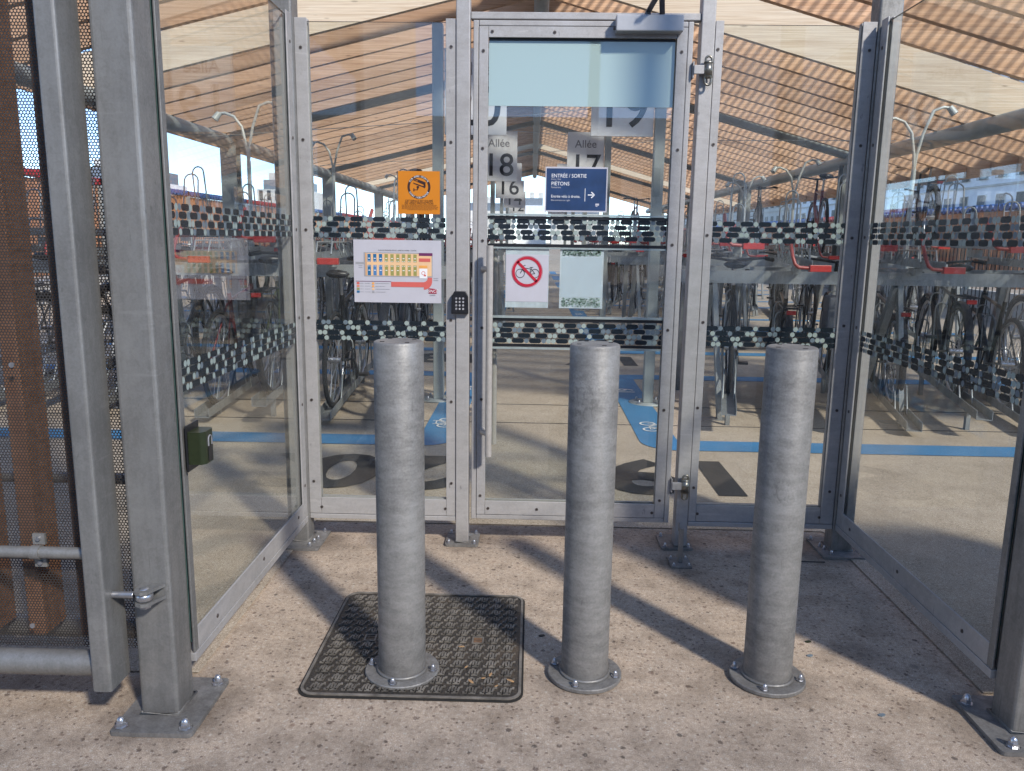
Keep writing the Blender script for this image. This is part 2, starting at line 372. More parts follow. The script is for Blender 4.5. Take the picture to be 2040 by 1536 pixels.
def dup(root, loc, rotz=None, label=None, mats=None, skip=()):
    def cp(o, par):
        c = o.copy(); COL.objects.link(c)
        if par: c.parent = par
        for ch in o.children:
            if ch.name.split('.')[0] in skip: continue
            cp(ch, c)
        return c
    r = cp(root, None); r.location = loc
    if rotz is not None: r.rotation_euler = (0, 0, rotz)
    if label: r['label'] = label
    return r
# text -> mesh data, laid in XY plane, centred
_tc = {}
def text_mesh(body, size, mat, align='CENTER', offset=0.0, ext=0.0, shear=0):
    cu = bpy.data.curves.new('t', 'FONT'); cu.body = body; cu.size = size; cu.align_x = align; cu.align_y = 'CENTER'
    cu.offset = 0 if size < .05 else offset*size; cu.extrude = ext; cu.resolution_u = 4; cu.shear = shear
    ob = bpy.data.objects.new('t', cu); COL.objects.link(ob)
    bpy.context.view_layer.update()
    dg = bpy.context.evaluated_depsgraph_get(); me = bpy.data.meshes.new_from_object(ob.evaluated_get(dg))
    bpy.data.objects.remove(ob); bpy.data.curves.remove(cu)
    me.materials.clear(); me.materials.append(mat); return me
def text_on(parent, body, size, mat, pos, rot, align='CENTER', offset=0.0, name='lettering', sx=1, shear=0):
    """pos in world"""
    me = text_mesh(body, size, mat, align, offset, 0, shear); me.name = name
    off = Vector(OFF.get(parent.name, (0, 0, 0)))
    M = Matrix.Translation(Vector(pos)-off) @ mathutils.Euler(rot).to_matrix().to_4x4() @ Matrix.Diagonal((sx, 1, 1, 1))
    me.transform(M)
    o = bpy.data.objects.new(name, me); COL.objects.link(o); o.parent = parent; OFF[o.name] = tuple(off); return o
FRONT = (PI/2, 0, 0)

def cap_nut(mb, x, y, z, r=.012, mi=0):
    mb.lathe((x, y, z), [(0, 0), (r*1.55, 0), (r*1.55, .003)], 14, mi)
    mb.lathe((x, y, z+.003), [(r*1.55, 0), (r*1.05, 0), (r*1.05, .001)], 6, mi, False)
    mb.lathe((x, y, z+.003), [(r*1.1, 0), (r*1.1, r*.95), (r*.92, r*1.05)], 6, mi, False)
    mb.lathe((x, y, z+.003+r*1.0), [(r*.9, 0), (r*.82, r*.65), (r*.55, r*1.1), (0, r*1.3)], 12, mi)
def rrect(x0, x1, y0, y1, r, n=5):
    p = []
    for cx, cy, a0 in ((x1-r, y1-r, 0), (x0+r, y1-r, 90), (x0+r, y0+r, 180), (x1-r, y0+r, 270)):
        for k in range(n): a = rad(a0+90*k/(n-1)); p.append((cx+r*cos(a), cy+r*sin(a)))
    return p

# ================================================================== SETTING
g = MB(); g.add([(-400, -400, 0), (400, -400, 0), (400, 400, 0), (-400, 400, 0)], [(0, 1, 2, 3)])
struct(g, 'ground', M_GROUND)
def m_slab():
    n = N('pale_hall_floor'); v = n.coord(); sand = n.noise(v, 330, 4, .7); big = n.noise(v, .8, 6, .6); mid = n.noise(v, 6, 5, .65)
    col = n.ramp(sand, [(.36, (.20, .155, .11)), (.5, (.42, .345, .262)), (.64, (.64, .55, .44))])
    d = n.vor(v, 95); c = n.add('ShaderNodeSeparateColor'); n.ln(n.vor(v, 95, 'F1', 'Color'), c.inputs[0])
    m = n.math('MULTIPLY', n.ramp(d, [(.34, (1, 1, 1)), (.46, (0, 0, 0))]), n.ramp(c.outputs[0], [(.66, (0, 0, 0)), (.7, (1, 1, 1))]))
    col = n.mix(n.math('MULTIPLY', m, .6), col, n.ramp(c.outputs[1], [(.3, (.16, .12, .085)), (.8, (.62, .56, .45))]))
    col = n.mix(1.0, col, n.ramp(big, [(.3, (.80, .79, .77)), (.6, (1.05, 1.05, 1.05))]), 'MULTIPLY')
    col = n.mix(.8, col, n.ramp(mid, [(.3, (.84, .83, .81)), (.55, (1.03, 1.03, 1.03))]), 'MULTIPLY')
    n.pbr(col, .8, 0, sand, .25, .002, .3); return n.m
fl_ = MB(); fl_.add([(-8.8, 3.44, .004), (8.6, 3.44, .004), (8.6, 75, .004), (-8.8, 75, .004)], [(0, 1, 2, 3)]); fl_.add([(1.335, 2.14, .004), (8.6, 2.14, .004), (8.6, 3.44, .004), (1.335, 3.44, .004)], [(0, 1, 2, 3)]); fl_.add([(-8.8, 2.14, .004), (-.965, 2.14, .004), (-.965, 3.44, .004), (-8.8, 3.44, .004)], [(0, 1, 2, 3)]); struct(fl_, 'floor', m_slab())
M_JOINT = plain('dark_joint', (.05, .045, .04), .9)
j = MB()
for y in (5.48, 6.12, 9.76, 10.4, 14.0): j.box(-7, 7, y, y+.010, -.01, .0068)
j.box(.98, 1.22, 3.09, 3.096, -.01, .003)
struct(j, 'floor_joint', M_JOINT)

# blue outlines of the rack bays
def bay(side, y0, depth=2.82, w=.25):
    mb = MB(); z = .008
    xi = .72 if side > 0 else -.70; xo = 6.5*side
    if side < 0: xi = -.46
    s = side; r = .22
    def P(x, y): return (xi+s*x, y, z)
    n = 8; outer = []; inner = []
    # left / bottom corner
    for (cx, cy, a0) in ((r, y0+r, 270), (r, y0+depth-r, 180)):
        for k in range(n+1):
            a = rad(a0-90*k/n) if a0 == 270 else rad(a0-90*k/n)
            outer.append((cx+r*cos(a), cy+r*sin(a)))
            ri = max(r-w, 0.0)
            icx, icy = w+.03, (y0+w+.03 if a0 == 270 else y0+depth-w-.03)
            inner.append((icx+.03*cos(a), icy+.03*sin(a)))
    L = abs(xo-xi)
    outer = [(L, y0)]+outer+[(L, y0+depth)]; inner = [(L, y0+w)]+inner+[(L, y0+depth-w)]
    m = len(outer); vs = [P(*p) for p in outer]+[P(*p) for p in inner]
    fs = [(i, i+1, m+i+1, m+i) if s < 0 else (i, m+i, m+i+1, i+1) for i in range(m-1)]
    mb.add(vs, fs); return mb
bm = MB()
for i in range(7):
    for s in (1, -1):
        b = bay(s, 4.80+4.28*i)
        bm.add(b.v, b.f)
struct(bm, 'floor_marking', M_BLUEPAINT)
# white bicycle pictograms on the blue lines, dark aisle numbers on the floor
def floor_bike(cx, cy, sc, flip=1):
    mb = MB(); z = .012
    def ring(x, y, r, w):
        n = 24; vs = []
        for k in range(n): a = 2*PI*k/n; vs += [(x+r*cos(a), y+r*sin(a), z), (x+(r-w)*cos(a), y+(r-w)*sin(a), z)]
        mb.add(vs, [(2*k, 2*k+1, (2*k+3) % (2*n), (2*k+2) % (2*n)) for k in range(n)])
    def ln(x0, y0, x1, y1, w=.009):
        d = Vector((x1-x0, y1-y0)).normalized(); nx, ny = -d.y*w/2, d.x*w/2
        mb.add([(x0+nx, y0+ny, z), (x1+nx, y1+ny, z), (x1-nx, y1-ny, z), (x0-nx, y0-ny, z)], [(0, 1, 2, 3)])
    ring(cx, cy-.075*sc, .05*sc, .012*sc); ring(cx, cy+.075*sc, .05*sc, .012*sc)
    P = lambda u, v: (cx+flip*u*sc, cy+v*sc)
    for a, b in (((0, -.075), (.06, -.03)), ((.06, -.03), (.06, .05)), ((.06, .05), (0, .075)), ((0, 0), (.06, -.03)), ((0, 0), (.06, .05)), ((0, -.075), (0, 0)), ((.06, .05), (.085, .05)), ((.06, -.03), (.08, -.035))):
        ln(*P(*a), *P(*b))
    return mb
M_MARK = plain('white_floor_paint', (.72, .72, .70), .7, 0, .15, 90)
wm = MB()
for i in range(3):
    y = 4.80+4.28*i
    for x, fl in ((.84, 1), (-.58, -1)):
        b = floor_bike(x, y+.62, 1.15, fl); wm.add(b.v, b.f)
for i, (l, r) in enumerate((('20', '19'), ('18', '17'), ('16', '15'))):
    for tx, x in ((l, -.82), (r, .84)):
        me = text_mesh(tx, .86, M_DIGIT, offset=.036); me.transform(Matrix.Translation((x, 4.275+4.28*i, .008)) @ Matrix.Rotation(PI, 4, 'Z'))
        o = bpy.data.objects.new('aisle_number', me); COL.objects.link(o); o['kind'] = 'structure'
    for tx, x in ((l, -.58), (r, .84)):
        me = text_mesh(tx, .2, M_MARK, offset=.02); me.transform(Matrix.Translation((x, 6.75+4.28*i, .012)) @ Matrix.Rotation(PI/2 if x > 0 else -PI/2, 4, 'Z'))
        o = bpy.data.objects.new('bay_number', me); COL.objects.link(o); o['kind'] = 'structure'
struct(wm, 'bicycle_floor_symbol', M_MARK)

# ================================================================== BIKE SHELTER ROOF
RX = .05; ZR = 3.46; SLR, SLL = .275, .238; EAVES = {1: 5.0, -1: 4.2}; YEND = 28.2
def zb(x): return ZR-(SLR if x > RX else SLL)*abs(x-RX)
sh = thing('bike_shelter', 'long open shelter with timber rafters and grey steel frames over the bike racks', 'shelter', (RX, 4.9, 0))
GAPS = ((6.2, 7.2), (18.7, 19.7))
ys = []; y = 3.7
while y < YEND:
    if not any(a+.1 < y < b-.1 for a, b in GAPS): ys.append(y)
    y += .5
def rafter_mesh(sd, h=.27, mat=None):
    mb = MB(); t = .06; x0 = RX+sd*.05; x1 = RX+sd*EAVES[sd]; out = []
    for x, zz in ((x0, zb(x0)), (x1, zb(x1)), (x1, zb(x1)+h*.75), (x0, zb(x0)+h)):
        out.append((x, zz))
    vs = [(x, 4.9, z) for x, z in out]+[(x, 4.9+t, z) for x, z in out]
    fs = [(0, 1, 2, 3), (7, 6, 5, 4), (0, 4, 5, 1), (1, 5, 6, 2), (2, 6, 7, 3), (3, 7, 4, 0)]
    if sd < 0: fs = [f[::-1] for f in fs]
    mb.add(vs, fs); return mb.mesh('rafter', mat or M_WOOD, OFF[sh.name])
for sd in (1, -1):
    me = rafter_mesh(sd)
    me2 = rafter_mesh(sd, .40, M_WOODLIT)
    for y in ys:
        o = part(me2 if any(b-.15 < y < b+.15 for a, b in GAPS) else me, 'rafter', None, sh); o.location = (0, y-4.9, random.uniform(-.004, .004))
FR = [5.35, 10.35, 15.35, 20.35, 25.35]
XT = 3.93
def steel_frame(y0):
    for sd in (1, -1):
        mb = MB(); xe = RX+sd*XT
        a = Vector((RX+sd*.06, y0, zb(RX+sd*.06)+.05)); b = Vector((xe, y0, zb(xe)+.05))
        for dz, w, h in ((0, .012, .2), (.1, .11, .014), (-.1, .11, .014)): mb.bar(a+Vector((0, .09, dz)), b+Vector((0, .09, dz)), w, h)
        part(mb, 'frame_beam', M_COLUMN, sh)
        mb = MB(); zc = zb(xe)-.12; x = xe
        mb.box(x-.1, x+.1, y0+.0, y0+.016, 0.02, zc); mb.box(x-.1, x+.1, y0+.164, y0+.18, .02, zc); mb.box(x-.006, x+.006, y0+.017, y0+.163, .02, zc)
        mb.box(x-.16, x+.16, y0-.07, y0+.25, 0, .02)
        part(mb, 'column', M_COLUMN, sh)
for y0 in FR[1:]: steel_frame(y0)
for sd in (1, -1):
    xe = RX+sd*XT
    mb = MB(); mb.tube([(xe, 3.75, zb(xe)-.07), (xe, YEND, zb(xe)-.07)], .08, 20)
    part(mb, 'eave_tube', M_COLUMN, sh)
    mb = MB()
    for y in ys: mb.tube([(xe, y+.03, zb(xe)+.01), (xe, y+.07, zb(xe)+.02)], .035, 8)
    part(mb, 'rafter_saddle', M_COLUMN, sh, kind='stuff')
mb = MB(); mb.tube([(RX, 3.7, ZR-.02), (RX, YEND, ZR-.02)], .07, 18)
part(mb, 'ridge_tube', M_COLUMN, sh)
for k, y0 in enumerate(FR[1:6]):
    for sd in (1, -1):
        mb = MB(); mb.box(RX+sd*.13-.05, RX+sd*.13+.05, y0-.04, y0-.03, ZR-.12, ZR+.02); part(mb, 'ridge_plate', M_COLUMN, sh)
segs = [(3.7, 6.2), (7.2, 18.7), (19.7, YEND)]
def corr(sd, y0, y1):
    mb = MB(); pitch = .076; nseg = 6; x = .16; L = EAVES[sd]+.1; base = .30; k = 0; pts = []
    while x < L:
        pts.append((x, base+.012*sin(2*PI*k/nseg))); x += pitch/nseg; k += 1
    vs = []
    for (x, dz) in pts:
        X = RX+sd*x; z = zb(X)+dz; vs += [(X, y0, z), (X, y1, z)]
    for i in range(len(pts)-1):
        q = (2*i, 2*i+2, 2*i+3, 2*i+1); ph = i % nseg
        mb.add([vs[j] for j in q], [(0, 1, 2, 3)], 0 if ph in (0, 1, 2) else 1)
    return mb
for (a, b) in segs:
    part(corr(1, a, b), 'roof_sheet', [M_RCLEAR, M_RMILK], sh)
    part(corr(-1, a, b), 'roof_sheet', [M_RSOFT, M_RSOFT], sh)
mb = MB(); mb.add([(RX-.32, 3.7, ZR+.30-.06), (RX, 3.7, ZR+.39), (RX+.32, 3.7, ZR+.30-.06), (RX-.32, YEND, ZR+.24), (RX, YEND, ZR+.39), (RX+.32, YEND, ZR+.24)], [(0, 1, 4, 3), (1, 2, 5, 4)])
part(mb, 'ridge_cap', M_COLUMN, sh)
for sd in (1, -1):
    x = RX+sd*(EAVES[sd]+.01); z = zb(x); mb = MB(); mb.box(min(x, x+sd*.03), max(x, x+sd*.03), 3.7, YEND, z-.03, z+(.30 if sd > 0 else .22))
    part(mb, 'fascia', M_WOOD, sh)
# cables under the roof
for (a, b) in (((-3.6, 9.0, 2.35), (3.2, 9.4, 3.05)), ((-3.4, 13, 2.4), (3.4, 12, 2.9)), ((3.6, 8.3, 2.3), (-.5, 14, 3.1))):
    mb = MB(); mb.tube([a, tuple((p+q)/2-(.08 if i == 2 else 0) for i, (p, q) in enumerate(zip(a, b))), b], .004, 5); part(mb, 'tie_cable', M_COLUMN, sh)

# ================================================================== FENCES AND BUILDINGS OUTSIDE
def far_fence(x, y0, y1, z1, label, side):
    t = thing('boundary_fence', label, 'fence', (x, y0, 0), 'boundary fences either side of the shelter')
    mb = MB(); mb.box(x-.1, x+.1, y0, y1, 0, .42); part(mb, 'concrete_kerb', M_KERB, t)
    n = 0; y = y0
    bd = MB(); bd.box(x-.02, x+.02, y0, y0+.20, .50, z1-.12); me = bd.mesh('board', M_FENCE, OFF[t.name])
    while y < y1:
        if n < 290:
            o = part(me, 'board', None, t); o.location = (random.uniform(-.004, .004), y-y0, random.uniform(-.01, .01))
        y += .235; n += 1
    y = y0; pm = MB(); pm.box(x-.05, x+.05, y0-.06, y0+.06, .42, z1+.02); me = pm.mesh('fence_post', M_COLUMN, OFF[t.name])
    while y < y1:
        o = part(me, 'fence_post', None, t); o.location = (-.04*side, y-y0, 0); y += 4.23
    y = y0; k = 0; colm = [M_BLUECAP, M_BLUECAP, M_REDCAP]
    while y < y1:
        cm = MB(); yy = y
        while yy < y+4.2: cm.tube([(x-.09, yy, z1-.04), (x+.09, yy, z1-.04)], .07, 8); yy += .19
        part(cm, 'corrugated_capping', colm[(k+ (1 if side > 0 else 0)) % 3], t, kind='stuff'); y += 4.23; k += 1
    # slim railing in front
    rl = MB()
    for z in (.75, 1.25): rl.bar((x-.35*side, y0, z), (x-.35*side, y1, z), .03, .03)
    y = y0
    while y < min(y1, y0+40): rl.bar((x-.35*side, y, 0), (x-.35*side, y, 1.32), .014, .014); y += .14
    part(rl, 'railing', M_BLACK, t, kind='stuff')
far_fence(9.0, 4, 72, 2.06, 'orange brown board fence with blue corrugated capping behind the right-hand racks', 1)
far_fence(-9.0, 4, 72, 2.38, 'orange brown board fence with blue corrugated capping left of the shelter under open sky', -1)

def window_row_building(name, x, y0, y1, h, label, mat, pitch=2.6, storey=3.0, face=-1, n_st=6, z0=1.6):
    t = thing(name, label, 'building', (x, y0, 0), 'buildings around the station yard')
    mb = MB(); mb.box(x, x+10*-face, y0, y1, 0, h) if face < 0 else mb.box(x-10, x, y0, y1, 0, h)
    part(mb, 'wall', mat, t)
    rf = MB(); xa, xb = (x-.3, x+10.3) if face < 0 else (x-10.3, x+.3)
    rf.prism([(xa, y0-.2), (xb, y0-.2), (xb, y1+.2), (xa, y1+.2)], h, h+.35); part(rf, 'cornice', M_KERB, t)
    rf = MB(); rf.prism([(xa+.6, y0+.3), (xb-.6, y0+.3), (xb-.6, y1-.3), (xa+.6, y1-.3)], h+.35, h+2.6); part(rf, 'roof', M_ROOFZINC, t)
    fx = x+.0; s = face
    fr = MB(); fr.box(min(fx, fx+s*.06), max(fx, fx+s*.06), y0, y0+1.15, 0, 1.9); mf = fr.mesh('window', M_KERB, (x, y0, 0))
    gl = MB()
    for q in (0, 1): gl.box(min(fx+s*.061, fx+s*.075), max(fx+s*.061, fx+s*.075), y0+.04+q*.55, y0+.56+q*.55, .05, 1.85)
    mg = gl.mesh('pane', M_WINDOW, (x, y0, 0))
    rl = MB()
    for z in (.02, .5, .95): rl.bar((fx+s*.25, y0, z), (fx+s*.25, y0+1.15, z), .03, .03)
    for q in range(8): rl.bar((fx+s*.25, y0+q*.164, 0), (fx+s*.25, y0+q*.164, .95), .02, .02)
    mr = rl.mesh('window_railing', M_WINDOW, (x, y0, 0))
    cnt = 0
    for st in range(n_st):
        y = y0+1.0
        while y < y1-1.2 and cnt < 150:
            w = part(mf, 'window', None, t); w.location = (0, y-y0, z0+st*storey)
            p = part(mg, 'pane', None, w); p.location = (0, 0, 0)
            if y < y0+60:
                r = part(mr, 'window_railing', None, w); r.location = (0, 0, 0)
            y += pitch; cnt += 1
    sc = MB()
    for st in range(1, n_st+1): sc.box(min(fx, fx+s*.12), max(fx, fx+s*.12), y0, y1, z0+st*storey-.55, z0+st*storey-.40)
    part(sc, 'string_course', M_KERB, t)
    dp = MB(); y = y0+.6
    while y < y1: dp.tube([(fx+s*.08, y, 0), (fx+s*.08, y, h)], .06, 6); y += pitch*4
    part(dp, 'downpipe', M_ROOFZINC, t)
window_row_building('apartment_building', 34, 36, 108, 17, 'nearer long pale blue-white apartment block beyond the right fence, rows of railed windows', M_RENDER, 2.5, 3.0, -1, 5, 3.2)
window_row_building('apartment_building', 34, 109, 190, 17, 'farther white apartment block continuing the terrace beyond the right fence', M_STONE, 2.7, 3.0, -1, 5, 3.2)
def far_block(x0, x1, y, h, label, mat, wn=6):
    t = thing('city_building', label, 'building', (x0, y, 0), 'distant buildings on the skyline')
    mb = MB(); mb.box(x0, x1, y, y+12, 0, h); part(mb, 'wall', mat, t)
    rb = MB(); rb.box(x0+.8, x1-.8, y+1, y+11, h, h+1.6); rf = part(rb, 'roof', M_ROOFZINC, t)
    ch = MB()
    for k in range(3):
        xx = x0+(x1-x0)*(.2+.3*k); ch.box(xx-.5, xx+.5, y+3, y+4, h+1.6, h+2.9)
    part(ch, 'chimney', M_STONE, rf)
    w = (x1-x0)/wn
    wmh = MB(); wmh.box(x0, x0+w*.45, y-.06, y+.0, 0, 1.6); me = wmh.mesh('window', M_WINDOW, (x0, y, 0))
    z = 1.4
    while z < h-1.8:
        for k in range(wn):
            o = part(me, 'window', None, t); o.location = (w*(k+.28), 0, z)
        z += 2.9
far_block(-14, -4, 165, 7.0, 'distant cream building seen through the open gable end, left of the middle', M_STONE)
far_block(-3.4, 3.0, 175, 8.6, 'distant white building framed in the middle of the open gable', M_RENDER)
far_block(3.8, 14, 160, 6.4, 'distant cream building seen through the gable, right of the middle', M_STONE)
far_block(-60, -50, 105, 8.2, 'distant white building rising above the left fence', M_RENDER)
far_block(-46, -38, 135, 9.0, 'distant pale block on the skyline over the left fence, farther back', M_STONE)

# place behind the photographer (seen mirrored in the panes)
def rear_building(x0, x1, y, h, label, mat):
    t = thing('street_building', label, 'building', (x0, y, 0), 'street buildings behind the viewer')
    mb = MB(); mb.box(x0, x1, y-9, y, 0, h); part(mb, 'wall', mat, t)
    rb = MB(); rb.box(x0-.2, x1+.2, y-9.2, y+.2, h, h+.4); part(rb, 'cornice', M_KERB, t)
    wv = MB(); wv.box(x0, x0+1.1, y, y+.05, 0, 1.8); me = wv.mesh('window', M_WINDOW, (x0, y, 0)); z = 1
    while z < h-2:
        xx = 1.0
        while xx < x1-x0-1.5:
            o = part(me, 'window', None, t); o.location = (xx, 0, z); xx += 2.5
        z += 3.1
rear_building(-22, -4.2, -14, 15, 'tall cream house mirrored in the left panes', M_STONE)
rear_building(6.3, 24, -14, 14, 'tall white house mirrored in the right panes', M_RENDER)
rear_building(-9, 12, -46, 8.5, 'low far house across the square mirrored in the door glass', M_STONE)
lt = thing('street_lamp', 'dark street lamp with two hooded heads mirrored in the frosted door film', 'street lamp', (.95, -7.0, 0))
mb = MB(); mb.lathe((.95, -7, 0), [(.16, 0), (.16, .5), (.10, .6), (.085, 5.05), (.10, 5.1), (.10, 5.4), (.03, 5.5), (0, 5.5)], 16); part(mb, 'pole', M_BLACK, lt)
for s in (1, -1):
    mb = MB(); mb.tube([(.95+s*.05, -7, 4.72), (.95+s*.25, -7, 4.85)], .025, 8)
    arm = part(mb, 'arm', M_BLACK, lt)
    mb = MB(); mb.lathe((.95+s*.40, -7, 4.8), [(.0, .22), (.08, .2), (.2, .05), (.22, 0), (0, -.02)], 16); part(mb, 'lamp_head', M_BLACK, arm)

# ================================================================== ENTRANCE: POSTS, PANELS, DOOR
YF = 3.20            # front plane of the panel frames
def base_plate(mb, x0, x1, y0, y1, t=.010, r=.012): mb.prism(rrect(x0, x1, y0, y1, r, 4), .001, t+.001)
def post(name, label, x0, x1, y0, y1, h, plate, nuts, mat=M_GALV, ch=.008, nr=.009, pl_t=.010, mp=M_PLATE, group=None):
    t = thing(name, label, 'post', ((x0+x1)/2, (y0+y1)/2, 0), group)
    mb = MB(); mb.box(x0, x1, y0, y1, pl_t, h, 0, ch); part(mb, 'shaft', mat, t)
    mb = MB(); base_plate(mb, *plate, t=pl_t); part(mb, 'base_plate', mp, t, .002)
    # weld bead round the foot
    mb = MB(); e = .003; mb.tube([(x0-e+.004, y0-e, pl_t+.004), (x1+e-.004, y0-e, pl_t+.004), (x1+e, y1+e, pl_t+.004), (x0-e, y1+e, pl_t+.004)], .0045, 6, closed=True)
    part(mb, 'weld_bead', M_PLATE, t)
    for (x, y) in nuts:
        mb = MB(); cap_nut(mb, x, y, pl_t, nr); part(mb, 'cap_nut', M_BOLT, t)
    return t
post('gate_post', 'thick galvanised square post left of the entrance carrying the gate hinge bolt', -1.026, -.924, 1.914, 2.016, 3.3,
     (-1.072, -.856, 1.832, 2.10), [(-1.052, 1.858), (-.882, 1.858), (-.879, 2.07), (-1.05, 2.075)], nr=.0115, pl_t=.012, ch=.010, group='gate posts')
post('gate_post', 'thick galvanised square post at the right edge of the view, darker and in shade', 1.291, 1.393, 1.934, 2.034, 3.3,
     (1.222, 1.46, 1.852, 2.112), [(1.247, 2.072), (1.262, 1.878), (1.43, 1.878), (1.43, 2.08)], nr=.0115, pl_t=.012, ch=.010, group='gate posts')
post('corner_post', 'grey square corner post between left side pane and the panel with the parking plan', -1.009, -.921, 3.168, 3.262, 3.2,
     (-1.085, -.862, 3.088, 3.315), [(-.885, 3.29), (-.89, 3.20), (-.898, 3.165), (-.905, 3.12)], nr=.006, group='corner posts of the glazed porch')
post('corner_post', 'grey square corner post between the right front panel and right side pane', 1.281, 1.369, 3.195, 3.285, 3.2,
     (1.226, 1.412, 3.122, 3.352), [(1.240, 3.325), (1.252, 3.245), (1.26, 3.215), (1.27, 3.16), (1.39, 3.15), (1.39, 3.20)], nr=.006, group='corner posts of the glazed porch')
post('door_post', 'slim square post left of the door carrying the black keypad', -.302, -.248, 3.193, 3.245, 3.2,
     (-.346, -.205, 3.168, 3.325), [(-.330, 3.188), (-.222, 3.188), (-.330, 3.305), (-.222, 3.305)], mat=M_FRAME, nr=.006, ch=.004, group='door posts')
post('door_post', 'slim square post right of the door carrying the two hinges', .624, .676, 3.200, 3.262, 3.2,
     (.568, .702, 3.182, 3.345), [(.587, 3.205), (.684, 3.205), (.587, 3.325), (.684, 3.325)], mat=M_FRAME, nr=.006, ch=.004, group='door posts')

M_GB = [M_GLASS, M_GLASSEDGE]
def pane_mesh(x0, x1, y0, y1, z0, z1, axis='y'):
    mb = MB(); vs = [(x, y, z) for z in (z0, z1) for y in (y0, y1) for x in (x0, x1)]
    big = {'y': (2, 3), 'x': (4, 5)}[axis]
    for i, f in enumerate([(0, 2, 3, 1), (4, 5, 7, 6), (0, 1, 5, 4), (2, 6, 7, 3), (0, 4, 6, 2), (1, 3, 7, 5)]):
        mb.add([vs[k] for k in f], [(0, 1, 2, 3)], 0 if i in big else 1)
    return mb
def dots(parent, a0, a1, zs, plane, axis='x', seed=1, seg=10, pill=.049, r=.0092):
    """rows of vinyl pills and dots stuck on the pane; axis x: runs along x at y=plane, axis y: along y at x=plane"""
    rnd = random.Random(seed); mb = MB()
    for zi, z in enumerate(zs):
        a = a0 - rnd.uniform(0, .05)
        while a < a1-.001:
            def emit(c0, c1, mi, rr):
                c0_, c1_ = max(c0, a0), min(c1, a1)
                if c1_-c0_ < .003: return
                pts = []
                for k in range(seg+1): t = -PI/2+PI*k/seg; pts.append((c1-rr+rr*cos(t), z+rr*sin(t)))
                for k in range(seg+1): t = PI/2+PI*k/seg; pts.append((c0+rr+rr*cos(t), z+rr*sin(t)))
                pts = [(min(max(u, a0), a1), w) for u, w in pts]
                vs = [(u, plane, w) for u, w in pts] if axis == 'x' else [(plane, u, w) for u, w in pts]
                mb.add(vs, [tuple(range(len(vs)))], mi)
            emit(a, a+pill, 0, r); a += pill+.0012
            for q in range(rnd.choice((1, 1, 2, 2, 2, 3) if rnd.random() < .25 else (1, 2))):
                emit(a, a+2*r+.0004, rnd.choice((1, 1, 2)), r*1.03); a += 2*r+.0014
    part(mb, 'vinyl_dot_band', [M_VBLACK, M_VPALE, M_VGREY], parent, kind='stuff')
UP_ROWS = [1.352, 1.331, 1.3095, 1.288]
LO_ROWS = [.940, .919, .8975, .876]
_sr = random.Random(31)
def screws(parent, pts, ax='y', plane=YF, r=.0062):
    for (a, z) in pts:
        mb = MB(); a += _sr.uniform(-.0022, .0022); z += _sr.uniform(-.004, .004)
        n = 12
        for rr, d0, d1, mi in ((r, 0, .0022, 0), (r*.45, .0021, .0023, 1)):
            if ax == 'y': f = lambda t, d, rr=rr: (a+rr*cos(t), plane-d, z+rr*sin(t))
            elif ax == 'x+': f = lambda t, d, rr=rr: (plane+d, a+rr*cos(t), z+rr*sin(t))
            else: f = lambda t, d, rr=rr: (plane-d, a+rr*cos(t), z+rr*sin(t))
            vs = [f(2*PI*k/n, d0) for k in range(n)]+[f(2*PI*k/n, d1) for k in range(n)]
            mb.add(vs, [(k, (k+1) % n, n+(k+1) % n, n+k) for k in range(n)]+[tuple(range(n, 2*n))], mi)
        part(mb, 'screw', [M_SCREW, M_BLACK], parent)
SZ = [.27+.345*k for k in range(6)]
def front_panel(label, x0, x1, gl, gr, seed, zt=2.10):
    t = thing('glass_panel', label, 'glass panel', ((x0+x1)/2, YF, .11), 'fixed glass panels beside the door')
    def strip(a, b, c, d, nm='frame_strip'):
        mb = MB(); mb.box(a, b, YF, YF+.006, c, d); part(mb, nm, M_FRAME, t, .0015)
        mb = MB(); mb.box(a+.001, b-.001, YF+.018, YF+.042, c, d); part(mb, 'rear_rail', M_FRAME, t, .002)
    strip(x0, gl, .126, zt); strip(gr, x1, .126, zt); strip(gl+.001, gr-.001, .126, .197)
    mb = MB(); mb.box(x0, x1, YF-.002, YF+.044, .104, .124); part(mb, 'bottom_rail', M_FRAME, t, .002)
    part(pane_mesh(gl-.02, gr+.02, YF+.0075, YF+.0165, .16, zt-.012), 'pane', M_GB, t)
    dots(t, gl+.002, gr-.002, UP_ROWS, YF+.0068, 'x', seed); dots(t, gl+.002, gr-.002, LO_ROWS, YF+.0068, 'x', seed+50)
    pts = [((x0+gl)/2-.002, z) for z in SZ]+[((x1+gr)/2+.002, z) for z in SZ]+[(gl+.004, .157), (gr-.004, .157)]
    screws(t, pts); return t
PA = front_panel('fixed glass panel left of the door carrying the orange notice and parking plan', -.921, -.303, -.873, -.342, 3)
PC = front_panel('fixed glass panel right of the door, no notices on it', .677, 1.279, .708, 1.226, 5)

